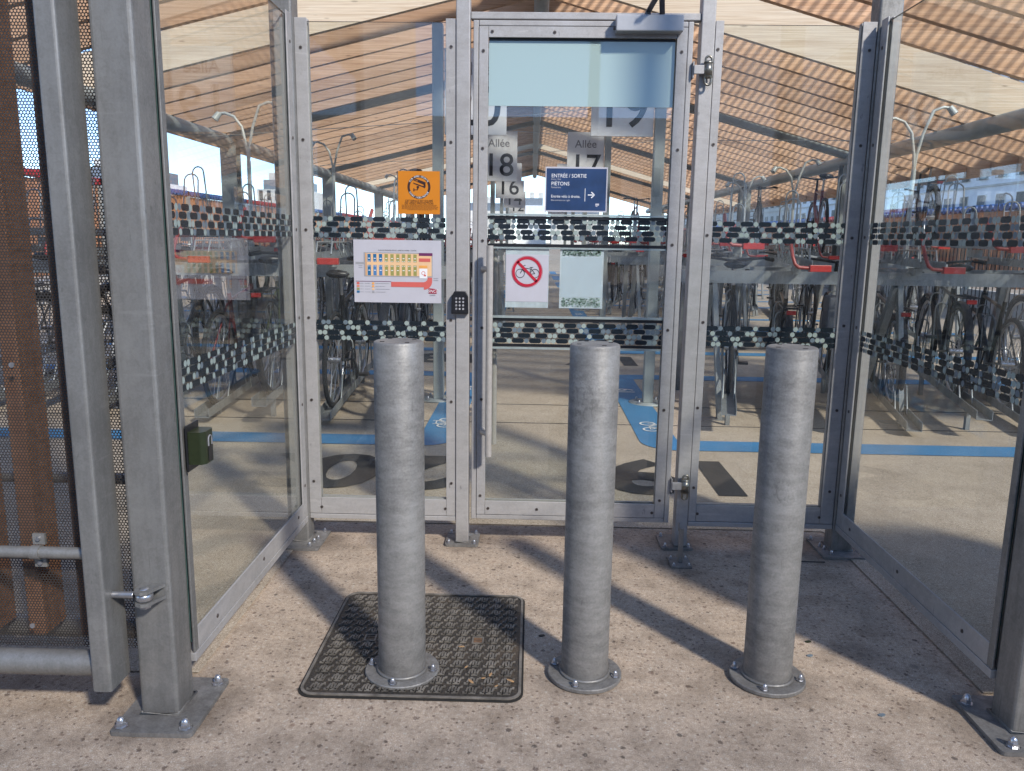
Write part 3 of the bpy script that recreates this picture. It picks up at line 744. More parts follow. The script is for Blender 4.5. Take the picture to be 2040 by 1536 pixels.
def side_panel(label, xg, sx, y0, y1, seed):
    """xg: plane of the strip facing the porch, sx=+1 when the porch lies on +x"""
    t = thing('glass_panel', label, 'glass panel', (xg, (y0+y1)/2, .11), 'side glass panels of the porch')
    def bx(a, b, c, d, u, v, nm, m=M_FRAME, bev=.0015):
        X0, X1 = sorted((xg-sx*u, xg-sx*v)); mb = MB(); mb.box(X0, X1, a, b, c, d); part(mb, nm, m, t, bev)
    zt = 2.10
    for a, b, m_ in ((y0, y0+.026, M_GALV), (y1-.055, y1, M_FRAME)):
        bx(a, b, .135, zt, 0, .006, 'frame_strip', m_); bx(a, b, .135, zt, .018, .05, 'rear_rail', m_)
    bx(y0+.027, y1-.056, .135, .200, 0, .006, 'frame_strip'); bx(y0, y1, .108, .133, -.002, .05, 'bottom_rail')
    X0, X1 = sorted((xg-sx*.0075, xg-sx*.0165))
    part(pane_mesh(X0, X1, y0+.012, y1-.03, .16, zt-.012, 'x'), 'pane', M_GB, t)
    dots(t, y0+.029, y1-.058, UP_ROWS, xg-sx*.0068, 'y', seed); dots(t, y0+.029, y1-.058, LO_ROWS, xg-sx*.0068, 'y', seed+50)
    pts = [(y1-.026, z) for z in SZ]+[(y0+.16+.42*k, .167) for k in range(3)]
    screws(t, pts, 'x+' if sx > 0 else 'x-', xg)
PL = side_panel('left side glass panel of the porch between the thick hinge post and corner post', -.918, 1, 2.022, 3.150, 11)
PR = side_panel('right side glass panel of the porch beside the shaded thick post', 1.285, -1, 2.040, 3.180, 17)

# transom above the door
mb = MB(); mb.box(-.247, .623, YF+.010, YF+.050, 2.102, 2.128)
solo(mb, 'door_transom', M_FRAME, 'light grey steel crossbar over the door between the slim posts', 'crossbar', (.18, YF+.03, 2.102), bevel=.003)

# ------------------------------------------------------------------ door
YD = 3.190
D = thing('glass_door', 'glazed pedestrian door in a zinc-grey frame with frosted teal top band', 'door', (.178, YD, .115))
def dbox(a, b, y0, y1, c, d, nm, m=M_FRAME, bev=.0015): mb = MB(); mb.box(a, b, y0, y1, c, d); return part(mb, nm, m, D, bev)
dbox(-.236, -.216, YD+.004, YD+.044, .118, 2.094, 'leaf_tube', bev=.003); dbox(.574, .594, YD+.004, YD+.044, .118, 2.094, 'leaf_tube', bev=.003)
dbox(-.215, .573, YD+.004, YD+.044, 2.074, 2.094, 'leaf_tube', bev=.003); dbox(-.215, .573, YD+.004, YD+.044, .118, .138, 'leaf_tube', bev=.003)
dbox(-.214, -.179, YD, YD+.006, .140, 2.072, 'frame_strip'); dbox(.532, .572, YD, YD+.006, .140, 2.072, 'frame_strip')
dbox(-.178, .531, YD, YD+.006, 2.032, 2.072, 'frame_strip'); dbox(-.178, .531, YD, YD+.006, .140, .200, 'frame_strip')
dbox(-.214, -.180, YD+.034, YD+.046, .140, 2.072, 'rear_strip'); dbox(.533, .572, YD+.034, YD+.046, .140, 2.072, 'rear_strip')
dbox(-.178, .531, YD+.034, YD+.046, 2.034, 2.072, 'rear_strip'); dbox(-.178, .531, YD+.034, YD+.046, .140, .198, 'rear_strip')
GY = YD+.020
part(pane_mesh(-.19, .545, GY, GY+.010, .17, 2.055), 'pane', M_GB, D)
mb = MB(); mb.box(-.177, .530, GY-.0016, GY-.0006, 1.787, 2.031); part(mb, 'frosted_film', M_FILM, D)
mb = MB(); mb.box(-.177, .530, GY-.004, GY+.0, 2.024, 2.031); part(mb, 'glazing_bead', M_BLACK, D)
for z0, z1 in ((1.360, 1.380), (1.2445, 1.264), (.956, .978), (.843, .864)):
    up = z0 in (1.360, .956)
    zs = ((z0, z0+.012), (z0+.013, z1)) if up else ((z1-.012, z1), (z0, z1-.013))
    mb = MB(); mb.box(-.177, .530, GY-.005, GY-.0006, *zs[0]); part(mb, 'dark_glazing_strip', M_BLACK, D)
    mb = MB(); mb.box(-.177, .530, GY-.010, GY-.0006, *zs[1]); part(mb, 'pale_glazing_bar', plain('pale_steel_bar', (.42, .48, .46), .3, .4), D)
dots(D, -.176, .529, UP_ROWS, GY-.0012, 'x', 23); dots(D, -.176, .529, LO_ROWS, GY-.0012, 'x', 29)
screws(D, [(-.197, z) for z in (.22, .63, .93, 1.27, 1.63, 1.985)]+[(.553, z) for z in (.22, .6, .93, 1.27, 1.63, 1.985)]+[(-.165, 2.052), (.07, 2.052), (-.165, .165), (.04, .165), (.522, .165)], 'y', YD)
# pull handle
H = part(MB().tube([(-.163, YD-.062, .410), (-.163, YD-.062, 1.256)], .0135, 18), 'pull_handle', M_STAIN, D)
for z in (1.165, .503):
    part(MB().tube([(-.163, YD-.062, z), (-.190, YD-.030, z), (-.190, YD+.001, z)], [.011, .011, .013], 12), 'standoff', M_STAIN, H)
part(MB().tube([(-.150, YD+.105, .42), (-.150, YD+.105, 1.26)], .0125, 16), 'inside_handle', M_STAIN, D)
# door closer with scissor arm
cl = MB(); cl.box(.297, .546, YD-.052, YD-.001, 2.046, 2.104); K = part(cl, 'door_closer', plain('light_grey_closer', (.44, .44, .45), .4, .2, .05), D, .004)
mb = MB(); mb.lathe((.415, YD-.026, 2.104), [(0, .012), (.012, .012), (.012, 0)], 16)
mb.bar((.415, YD-.026, 2.118), (.444, YD-.150, 2.165), .020, .005); mb.bar((.444, YD-.150, 2.172), (.475, YD+.018, 2.125), .020, .005)
part(mb, 'closer_arm', plain('dark_closer_arm', (.16, .15, .15), .4, .5), K)
part(MB().tube([(.289, YD-.026, 2.062), (.297, YD-.026, 2.062)], .007, 10), 'closer_screw', M_SCREW, K)
# hinges
def ring_path(x, y, z, rx, rz, n=20):
    return [(x+rx*cos(2*PI*k/n), y, z+(rz if sin(2*PI*k/n) > 0 else -rz)+rx*sin(2*PI*k/n)) for k in range(n)]
for z in (1.920, .285):
    hx = .652; hy = YF-.022
    hg = MB(); hg.lathe((hx, hy, z-.024), [(0, 0), (.0165, 0), (.0165, .048), (0, .048)], 20)
    h = part(hg, 'hinge', M_HINGE, D)
    mb = MB(); mb.tube([(hx+.0115*cos(t), hy-.004, z+sg*(.036+ (.0115*abs(sin(t)) if True else 0))) for sg in (1,) for t in [PI*k/10 for k in range(11)]], .0045, 8)
    mb.tube([(hx+.0115, hy-.004, z+.036), (hx+.0115, hy-.004, z+.018)], .0045, 8); mb.tube([(hx-.0115, hy-.004, z+.036), (hx-.0115, hy-.004, z+.018)], .0045, 8)
    mb.tube([(hx+.0115*cos(t), hy-.004, z-.044-.0115*abs(sin(t))) for t in [PI*k/10 for k in range(11)]], .0045, 8)
    mb.tube([(hx+.0115, hy-.004, z-.044), (hx+.0115, hy-.004, z-.018)], .0045, 8); mb.tube([(hx-.0115, hy-.004, z-.044), (hx-.0115, hy-.004, z-.018)], .0045, 8)
    mb.lathe((hx, hy, z+.024), [(.0175, 0), (.0175, .004), (.010, .008), (0, .008)], 18); mb.lathe((hx, hy, z-.032), [(0, 0), (.010, 0), (.0175, .004), (.0175, .008)], 18)
    part(mb, 'hinge_lug', M_HINGE, h)
    mb = MB(); mb.box(.598, hx-.010, hy-.006, hy+.006, z-.016, z+.016); mb.box(.5945, .600, hy, YD+.03, z-.030, z+.030)
    part(mb, 'hinge_strap', M_FRAME, h, .002)

# floor stop behind... in front of the right slim post
t = thing('door_stop', 'small upright steel door stop on the floor before the right slim post', 'door stop', (.62, 3.045, 0))
mb = MB(); base_plate(mb, .578, .662, 2.995, 3.098, t=.007, r=.004); part(mb, 'base_plate', M_PLATE, t)
mb = MB(); mb.box(.611, .630, 3.036, 3.050, .008, .152); mb.box(.606, .611, 3.038, 3.048, .14, .175); part(mb, 'upright', M_GALV, t, .002)
for x, y in ((.590, 3.010), (.650, 3.010), (.590, 3.083), (.650, 3.083)):
    mb = MB(); cap_nut(mb, x, y, .007, .0042); part(mb, 'cap_nut', M_BOLT, t)

# keypad
t = thing('keypad', 'black twelve-button keypad on the slim post left of the door', 'keypad', (-.284, YD, .985))
mb = MB(); pts = [(-.318, .985), (-.250, .985), (-.2515, 1.055), (-.262, 1.074), (-.306, 1.074), (-.3165, 1.055)]
n = len(pts); vs = [(x, YF-.030, z) for x, z in pts]+[(x, YF-.0075, z) for x, z in pts]
mb.add(vs, [tuple(range(n)), tuple(range(2*n-1, n-1, -1))]+[(i, n+i, n+(i+1) % n, (i+1) % n) for i in range(n)]); part(mb, 'housing', M_BLACK, t, .002)
for r in range(4):
    for c in range(3):
        x = -.298+.0138*c; z = 1.046-.0138*r
        mb = MB(); mb.add([(x+.0043*cos(2*PI*k/12), YF-.0318, z+.0043*sin(2*PI*k/12)) for k in range(12)]+[(x+.0048*cos(2*PI*k/12), YF-.030, z+.0048*sin(2*PI*k/12)) for k in range(12)],
                          [tuple(range(12))]+[(k, 12+k, 12+(k+1) % 12, (k+1) % 12) for k in range(12)])
        b = part(mb, 'button', M_GREYINK, t)
        text_on(t, '123456789*0#'[r*3+c], .0085, M_WHITE, (x, YF-.0322, z), FRONT, offset=.02, name='button_number')

# ------------------------------------------------------------------ print helper
class Pr:
    """flat print on a sheet: x along world x, w up, layer by layer towards the viewer"""
    def __init__(s, x0, z0, W, H, y): s.x0, s.z0, s.W, s.H, s.y = x0, z0, W, H, y; s.mb = MB(); s.mats = []
    def mi(s, m):
        if m not in s.mats: s.mats.append(m)
        return s.mats.index(m)
    def P(s, u, v, L): return (s.x0+u*s.W, s.y-.0003*L, s.z0+v*s.H)
    def poly(s, pts, m, L=1): s.mb.add([s.P(u, v, L) for u, v in pts], [tuple(range(len(pts)))], s.mi(m))
    def rect(s, u0, u1, v0, v1, m, L=1): s.poly([(u0, v0), (u1, v0), (u1, v1), (u0, v1)], m, L)
    def arc(s, u, v, r, w, m, L=1, a0=0, a1=360, n=40):
        k = s.W/s.H; vs = []
        for i in range(n+1):
            a = rad(a0+(a1-a0)*i/n); vs += [s.P(u+r*cos(a), v+r*k*sin(a), L), s.P(u+(r-w)*cos(a), v+(r-w)*k*sin(a), L)]
        s.mb.add(vs, [(2*i, 2*i+1, 2*i+3, 2*i+2) for i in range(n)], s.mi(m))
    def disc(s, u, v, r, m, L=1): s.poly([(u+r*cos(2*PI*i/32), v+r*s.W/s.H*sin(2*PI*i/32)) for i in range(32)], m, L)
    def line(s, u0, v0, u1, v1, w, m, L=1):
        k = s.W/s.H; d = Vector((u1-u0, (v1-v0)/k)); d.normalize(); nx, ny = -d.y*w/2, d.x*w/2*k
        s.poly([(u0+nx, v0+ny), (u1+nx, v1+ny), (u1-nx, v1-ny), (u0-nx, v0-ny)], m, L)
    def done(s, parent, name='print'): return part(s.mb, name, s.mats, parent)
    def text(s, parent, body, u, v, size, m, L=3, align='CENTER', off=0.0, sx=1, shear=0):
        return text_on(parent, body, size, m, s.P(u, v, L), FRONT, align, off, sx=sx, shear=shear)
def sheet(name, label, cat, x0, x1, z0, z1, y, mat, warp=.0015, tilt=0):
    t = thing(name, label, cat, ((x0+x1)/2, y, z0))
    mb = MB(); mb.box(x0, x1, y-.0008, y+.0004, z0, z1); part(mb, 'sheet', mat, t); return t
YS = YF-.0010
YG = YF+.0058   # just in front of the fixed pane
# orange video notice
x0, x1, z0, z1 = -.531, -.366, 1.374, 1.539
t = sheet('video_notice', 'square orange video surveillance notice stuck on the glass left of the door', 'notice', x0, x1, z0, z1, YG-.001, M_ORANGE)
p = Pr(x0, z0, x1-x0, z1-z0, YG-.0020); M_OB = plain('dark_brown_print', (.035, .012, .010), .5)
p.arc(.5, .63, .275, .055, M_OB, 1, n=60)
for pts in ([(.36, .79), (.41, .83), (.665, .74), (.645, .67)], [(.36, .735), (.60, .655), (.655, .71), (.66, .65), (.64, .60), (.60, .625), (.37, .705)]):
    p.poly(pts, M_OB, 1)
p.rect(.445, .50, .60, .655, M_OB, 1); p.line(.475, .61, .46, .56, .02, M_OB, 1); p.line(.47, .565, .385, .565, .018, M_OB, 1); p.rect(.365, .39, .53, .60, M_OB, 1)
p.rect(.40, .415, .79, .805, M_ORANGE, 2); p.rect(.43, .442, .765, .795, M_ORANGE, 2); p.rect(.455, .467, .757, .787, M_ORANGE, 2)
rnd = random.Random(4)
for r in range(6):
    v = .205-.022*r; u = .08+.03*(r > 4)*4+.01*(r % 2)
    while u < .92-(.12 if r > 4 else .01*r):
        w = rnd.uniform(.02, .07); p.rect(u, u+w, v, v+.007, M_OB, 1); u += w+.009
pp = p.done(t)
p.text(t, 'CET ESPACE EST ÉQUIPÉ', .5, .305, .0118, M_OB, off=.004, sx=.86); p.text(t, 'DE VIDÉO PROTECTION', .5, .248, .0118, M_OB, off=.004, sx=.88)
def ring_text(parent, s, cx, cz, r, a_mid, span, size, mat, y, inward=False):
    n = len(s)
    for i, ch in enumerate(s):
        if ch == ' ': continue
        f = i/(n-1)-.5; a = a_mid-f*span if not inward else a_mid+f*span
        rot = (PI/2, -(rad(a)-PI/2), 0) if not inward else (PI/2, -(rad(a)+PI/2), 0)
        me = text_mesh(ch, size, mat, offset=.01)
        phi = rad(a)-PI/2 if not inward else rad(a)+PI/2
        M = Matrix.Translation((cx+r*cos(rad(a)), y, cz+r*sin(rad(a)))) @ Matrix.Rotation(PI/2, 4, 'X') @ Matrix.Rotation(phi, 4, 'Z')
        me.transform(Matrix.Translation(-Vector(OFF[parent.name])) @ M); yield me
def join_meshes(mes, name, parent):
    mb = MB()
    for me in mes: mb.add([v.co[:] for v in me.vertices], [tuple(q.vertices) for q in me.polygons])
    me = mb.mesh(name, M_LETTER); o = bpy.data.objects.new(name, me); COL.objects.link(o); o.parent = parent; OFF[o.name] = OFF[parent.name]
M_LETTER = M_WHITE
cx, cz = x0+.5*(x1-x0), z0+.63*(z1-z0); R = .2475*(x1-x0)
join_meshes(list(ring_text(t, 'POUR VOTRE SÉCURITÉ', cx, cz, R, 90, 118, .0088, M_WHITE, YG-.0030)), 'ring_lettering', t)
join_meshes(list(ring_text(t, 'ESPACE VIDÉO PROTÉGÉ', cx, cz, R, 270, 122, .0088, M_WHITE, YG-.0030, True)), 'ring_lettering', t)

# parking plan
x0, x1, z0, z1 = -.713, -.361, 1.023, 1.272
t = sheet('parking_plan', 'white landscape sheet with the coloured plan of the bicycle park', 'poster', x0, x1, z0, z1, YG-.001, M_LAVEND)
p = Pr(x0, z0, x1-x0, z1-z0, YG-.0020)
mk = lambda n, c: plain('plan_'+n, c, .5, 0, .04)
PB1, PB2, PO, PP, PR_, PS, PG = mk('blue', (.01, .13, .30)), mk('mid_blue', (.07, .20, .42)), mk('olive', (.30, .29, .09)), mk('peach', (.78, .50, .28)), mk('red', (.60, .12, .10)), mk('salmon', (.70, .22, .14)), mk('grey', (.32, .32, .34))
PV = mk('violet', (.14, .02, .10)); PX = mk('orange', (.80, .36, .08))
p.rect(.115, .90, .415, .80, PG, 1); p.rect(.135, .145, .43, .79, PX, 2); p.rect(.15, .89, .43, .785, PP, 2); p.rect(.02, .115, .61, .645, PG, 1)
for i in range(9):
    u = .158+.0655*i; a, b = (PB1, PB1) if i == 0 else ((PB1, PB2) if i < 3 else (PO, PO))
    p.rect(u, u+.038, .65, .775, a, 3); p.rect(u, u+.038, .435, .60, b, 3)
    for q in (0, 1): p.rect(u+.005+.018*q, u+.013+.018*q, .655, .668, M_WHITE, 4); p.rect(u+.005+.018*q, u+.013+.018*q, .578, .59, M_WHITE, 4)
    p.rect(u+.008, u+.03, .70, .712, M_WHITE, 4); p.rect(u+.008, u+.03, .51, .522, M_WHITE, 4)
p.rect(.745, .90, .755, .80, PV, 4); p.rect(.745, .875, .66, .715, PR_, 4); p.rect(.745, .84, .565, .60, PX, 4); p.rect(.75, .84, .395, .55, M_WHITE, 4); p.arc(.795, .48, .022, .006, PR_, 5)
p.rect(.80, .825, .43, .455, PR_, 5)
p.rect(.425, .80, .255, .335, PR_, 3); p.poly([(.80, .255)]+[(.80+.095*cos(rad(a)), .35+.095*1.41*sin(rad(a))) for a in range(-90, 1, 10)]+[(.895, .41), (.845, .41), (.84, .37), (.82, .345), (.80, .335)], PR_, 3)
p.rect(.02, .425, .335, .342, PV, 3)
for r in range(4):
    v = .29-.046*r
    p.rect(.03, .062, v, v+.034, (PR_, PS, PO, PB1)[r], 3); p.rect(.205, .232, v, v+.032, (PX, PX, PP, PG)[r], 3)
    rr = random.Random(r)
    for (ua, ub) in ((.07, .11), (.125, .185), (.245, .245+rr.uniform(.10, .17))):
        u = ua
        while u < ub: w = rr.uniform(.008, .02); p.rect(u, min(u+w, ub), v+.013, v+.018, M_GREYINK, 3); u += w+.004
for k in range(2): p.rect(.91, .965, .395-.03*k, .40-.03*k, M_GREYINK, 3); p.rect(.055, .10, .585-.03*k, .59-.03*k, M_GREYINK, 3)
ML = plain('logo_magenta', (.33, .012, .045), .45)
p.poly([(.853, .155), (.945, .155), (.957, .215), (.93, .228), (.90, .236), (.853, .240)], ML, 4)
p.done(t)
p.text(t, 'SNCF', .902, .192, .0165, M_WHITE, L=6, off=.02, shear=.3); p.text(t, 'GARES', .90, .128, .0080, M_GREYINK, L=5, off=.01)
p.text(t, 'PLAN DU PARKING VÉLOS - GARE DU NORD - CENTRE', .50, .835, .0062, M_INK, L=5, off=.01)
# blue pedestrian sign on the door
YDG = GY-.0010
x0, x1, z0, z1 = .048, .291, 1.390, 1.562
t = sheet('pedestrian_sign', 'dark blue white-bordered sign for pedestrians stuck on the door above the dot band', 'sign', x0, x1, z0, z1, YDG-.001, M_LAVEND)
p = Pr(x0, z0, x1-x0, z1-z0, YDG-.0020); p.rect(.018, .982, .035, .965, M_NAVY, 1)
p.rect(.64, .648, .24, .53, M_WHITE, 2); p.line(.69, .385, .79, .385, .016, M_WHITE, 2); p.line(.745, .45, .797, .385, .016, M_WHITE, 2); p.line(.745, .32, .797, .385, .016, M_WHITE, 2)
p.rect(.815, .875, .15, .195, M_LAVEND, 2); p.rect(.82, .85, .125, .14, M_LAVEND, 2); p.done(t)
for s, v, sz, m, o in (('ENTRÉE / SORTIE', .80, .0198, M_WHITE, .006), ('PIÉTONS', .625, .0198, M_WHITE, .006), ('Entrée vélo à droite.', .345, .0150, M_WHITE, .004), ('Entry / Exit', .725, .0090, M_LAVEND, 0), ('Pedestrians', .545, .0090, M_LAVEND, 0), ('Bike entrance on right.', .26, .0090, M_LAVEND, 0)):
    p.text(t, s, .095, v, sz, m, L=3, align='LEFT', off=o, sx=.92)
# no-bicycle sheet in a sleeve
x0, x1, z0, z1 = -.104, .069, 1.011, 1.254
t = sheet('no_bicycle_sign', 'paper sheet in a clear sleeve with red prohibition ring over a bicycle', 'sign', x0, x1, z0, z1, YDG-.0008, M_SLEEVE)
mb = MB(); mb.box(x0+.002, x1-.002, YDG-.0024, YDG-.0018, z0+.024, z1-.032); part(mb, 'paper', M_LAVEND, t)
p = Pr(x0, z0, x1-x0, z1-z0, YDG-.0028)
c = (.50, .59)
def pict(p, cu, cv, s, m, L):
    k = p.W/p.H
    for du in (-.15, .19): p.arc(cu+du*s, cv-.04*k*s, .105*s, .014*s, m, L)
    q = [((-.15, -.04), (-.08, .09)), ((-.08, .09), (.11, .06)), ((-.10, .04), (.06, -.06)), ((.06, -.06), (.11, .10)), ((.06, -.06), (.19, -.04)), ((.11, .06), (.19, -.04)), ((-.08, .09), (-.09, .13)), ((-.09, .13), (-.03, .145)), ((.07, .10), (.15, .10)), ((-.15, -.04), (-.11, .02))]
    for (a, b), (e, f) in q: p.line(cu+a*s, cv+b*k*s, cu+e*s, cv+f*k*s, .014*s, m, L)
pict(p, c[0]-.01, c[1], 1.0, M_INK, 2)
p.arc(c[0], c[1], .36, .006, M_SIGNRED, 2, n=60); p.arc(c[0], c[1], .345, .062, M_SIGNRED, 3, n=60)
k = p.W/p.H; p.line(c[0]-.225, c[1]+.225*k, c[0]+.225, c[1]-.225*k, .062, M_SIGNRED, 3); p.done(t)
# sun-bleached sheet seen from its back
x0, x1, z0, z1 = .113, .2865, 1.011, 1.255
t = sheet('faded_notice', 'bleached pale blue sheet with blotchy green print remains, right of the bicycle sign', 'notice', x0, x1, z0, z1, YDG-.0008, M_SLEEVE)
mbx = MB(); mbx.box(x0+.006, x1-.006, YDG-.0024, YDG-.0018, z0+.045, z1-.040); part(mbx, 'faded_paper', m_sheet('bleached_paper', (.66, .76, .80), .62, .3), t)
p = Pr(x0, z0, x1-x0, z1-z0, YDG-.0026); MG = plain('faded_green_print', (.20, .30, .24), .6, 0, .4, 60); rr = random.Random(8)
for (va, vb) in ((.86, .97), (.03, .17)):
    for i in range(420):
        u, v = rr.uniform(.06, .94), rr.uniform(va, vb); s = rr.uniform(.008, .024)
        p.poly([(u+s*rr.uniform(.5, 1)*cos(a), v+s*.7*rr.uniform(.4, 1)*sin(a)) for a in (0, 1.2, 2.5, 3.7, 5)], MG, 2)
p.done(t)

# ------------------------------------------------------------------ bollards
def bollard(cx, cy, label, a0):
    t = thing('bollard', label, 'bollard', (cx, cy, 0), 'round steel bollards in front of the door')
    r = .0695
    mb = MB(); mb.lathe((cx, cy, 0), [(r, .016), (r, .994), (r-.002, .998)], 64); part(mb, 'tube', M_BOLL, t)
    mb = MB(); mb.lathe((cx, cy, 0), [(r-.002, .998), (r-.006, 1.0), (0, 1.0)], 64, 0, False); cp = part(mb, 'cap', M_BOLL, t)
    for k in range(4):
        a = rad(45+90*k+a0); mb = MB(); mb.box(cx+.05*cos(a)-.006, cx+.05*cos(a)+.006, cy+.05*sin(a)-.003, cy+.05*sin(a)+.003, 1.0, 1.0015); part(mb, 'slot', M_BLACK, cp)
    mb = MB(); mb.lathe((cx, cy, 0), [(0, .003), (.109, .003), (.110, .004), (.110, .013), (.108, .015), (.0, .015)], 64, 0, False); part(mb, 'flange', M_PLATE, t)
    mb = MB(); n = 48; mb.tube([(cx+(r+.002)*cos(2*PI*k/n), cy+(r+.002)*sin(2*PI*k/n), .018) for k in range(n)], .0055, 6, closed=True); part(mb, 'weld_bead', M_GALV, t)
    for k in range(4):
        a = rad(a0+90*k); mb = MB(); cap_nut(mb, cx+.094*cos(a), cy+.094*sin(a), .015, .0075); part(mb, 'cap_nut', M_BOLT, t)
bollard(-.365, 2.180, 'leftmost round galvanised bollard, standing on the cast iron cover', 262)
bollard(.180, 2.190, 'middle round galvanised bollard with scratches, in front of the door', 250)
bollard(.724, 2.195, 'rightmost round galvanised bollard, nearest the right side pane', 250)

# ------------------------------------------------------------------ access cover
t = thing('access_cover', 'square cast iron access cover with hooked relief pattern under the leftmost bollard', 'manhole cover', (-.325, 2.365, 0))
X0, X1, Y0, Y1 = -.648, -.002, 2.030, 2.705
mb = MB(); mb.prism(rrect(X0, X1, Y0, Y1, .045, 6), .001, .0035); part(mb, 'outer_rim', plain('dirty_gap', (.02, .018, .015), .9), t)
mb = MB(); mb.prism(rrect(X0+.006, X1-.006, Y0+.006, Y1-.006, .042, 6), .002, .006); part(mb, 'plate', M_IRON, t)
def frame_ring(mb, o, i, z0, z1):
    n = len(o); vs = [(*p_, z1) for p_ in o]+[(*p_, z1) for p_ in i]+[(*p_, z0) for p_ in o]+[(*p_, z0) for p_ in i]
    for a in range(n):
        b = (a+1) % n; mb.add([vs[a], vs[b], vs[n+b], vs[n+a]], [(0, 1, 2, 3)]); mb.add([vs[2*n+a], vs[2*n+b], vs[b], vs[a]], [(0, 1, 2, 3)]); mb.add([vs[n+a], vs[n+b], vs[3*n+b], vs[3*n+a]], [(0, 1, 2, 3)])
mb = MB(); frame_ring(mb, rrect(X0+.006, X1-.006, Y0+.006, Y1-.006, .042, 6), rrect(X0+.014, X1-.014, Y0+.014, Y1-.014, .036, 6), .006, .0095); part(mb, 'raised_edge', M_IRONWORN, t)
rel = MB(); nx, ny = 12, 13; dx, dy = (X1-X0-.05)/nx, (Y1-Y0-.05)/ny
for iy in range(ny):
    for ix in range(nx):
        cx = X0+.025+dx*(ix+.5); cy = Y0+.025+dy*(iy+.5)
        if iy == 6 and ix in (2, 9): continue
        for path in ([(-.5, -.34), (-.36, -.34), (-.22, .34), (.10, .34), (.10, -.14)], [(.5, .34), (.36, .34), (.22, -.34), (-.10, -.34), (-.10, .14)]):
            q = [(cx+u*dx*.86, cy+v*dy*.9) for u, v in path]
            for a, b in zip(q, q[1:]):
                d = (Vector(b)-Vector(a)).normalized()*.0028
                rel.bar((a[0]-d.x, a[1]-d.y, .0080), (b[0]+d.x, b[1]+d.y, .0080), .0050, .0050)
part(rel, 'raised_pattern', M_IRONWORN, t, kind='stuff')
for ix, m in ((2, M_BLACK), (9, plain('brown_debris', (.16, .09, .05), .9, 0, .4, 80))):
    cx = X0+.025+dx*(ix+.5); cy = Y0+.025+dy*6.5
    kh = MB(); frame_ring(kh, [(cx-.019, cy-.022), (cx+.019, cy-.022), (cx+.019, cy+.022), (cx-.019, cy+.022)], [(cx-.014, cy-.017), (cx+.014, cy-.017), (cx+.014, cy+.017), (cx-.014, cy+.017)], .006, .009); o = part(kh, 'lifting_keyhole', M_IRONWORN, t)
    kh = MB(); kh.box(cx-.0135, cx+.0135, cy-.0165, cy-.002, .0058, .0068); kh.box(cx-.0135, cx+.0135, cy+.002, cy+.0165, .0058, .0068); part(kh, 'slot', m, o)

# dry leaf scraps and chips lying about
scr = [(-.12, 2.14, .3), (-.10, 2.16, 1.2), (-.155, 2.12, 2.2), (-.08, 2.10, .7), (-.20, 2.32, .1), (-.04, 2.13, 2.6), (-.175, 2.2, .9)]
m_leaf = plain('dry_leaf_brown', (.42, .25, .12), .8, 0, .3, 90)
for i, (x, y, a) in enumerate(scr):
    mb = MB(); L = .007+.003*(i % 3); n = 8
    pts = [(x+L*cos(q*2*PI/n)*cos(a)-L*.35*sin(q*2*PI/n)*sin(a), y+L*cos(q*2*PI/n)*sin(a)+L*.35*sin(q*2*PI/n)*cos(a)) for q in range(n)]
    mb.prism(pts, .0095, .0112); 
    solo(mb, 'leaf_scrap', m_leaf, 'dry brown leaf scrap on the iron cover, ' + ['near its middle front edge', 'beside the front middle one', 'by the flange of the bollard', 'nearest the front right corner', 'farthest back', 'close to the right edge', 'halfway along the bollard side'][i], 'leaf', (x, y, .0095), 'leaf scraps on the iron cover')
for i, (x, y, l, mm) in enumerate(((.925, 2.425, 'dark green-grey leaf on the sunlit floor right of the third bollard, farther one', M_KEYBOX), (.90, 2.335, 'blue-grey chip on the floor right of the third bollard, nearer one', M_VGREY), (.99, 2.02, 'small dark blue chip on the floor in front of the right thick post', M_VGREY), (.055, 2.42, 'dark pebble on the floor just right of the iron cover', M_DIGIT))):
    mb = MB(); n = 7; pts = [(x+.011*cos(q*2*PI/n), y+.0075*sin(q*2*PI/n+.3)*(1 if q % 2 else .8)) for q in range(n)]; mb.prism(pts, .0005, .003)
    solo(mb, 'floor_debris', mm, l, 'debris', (x, y, 0))

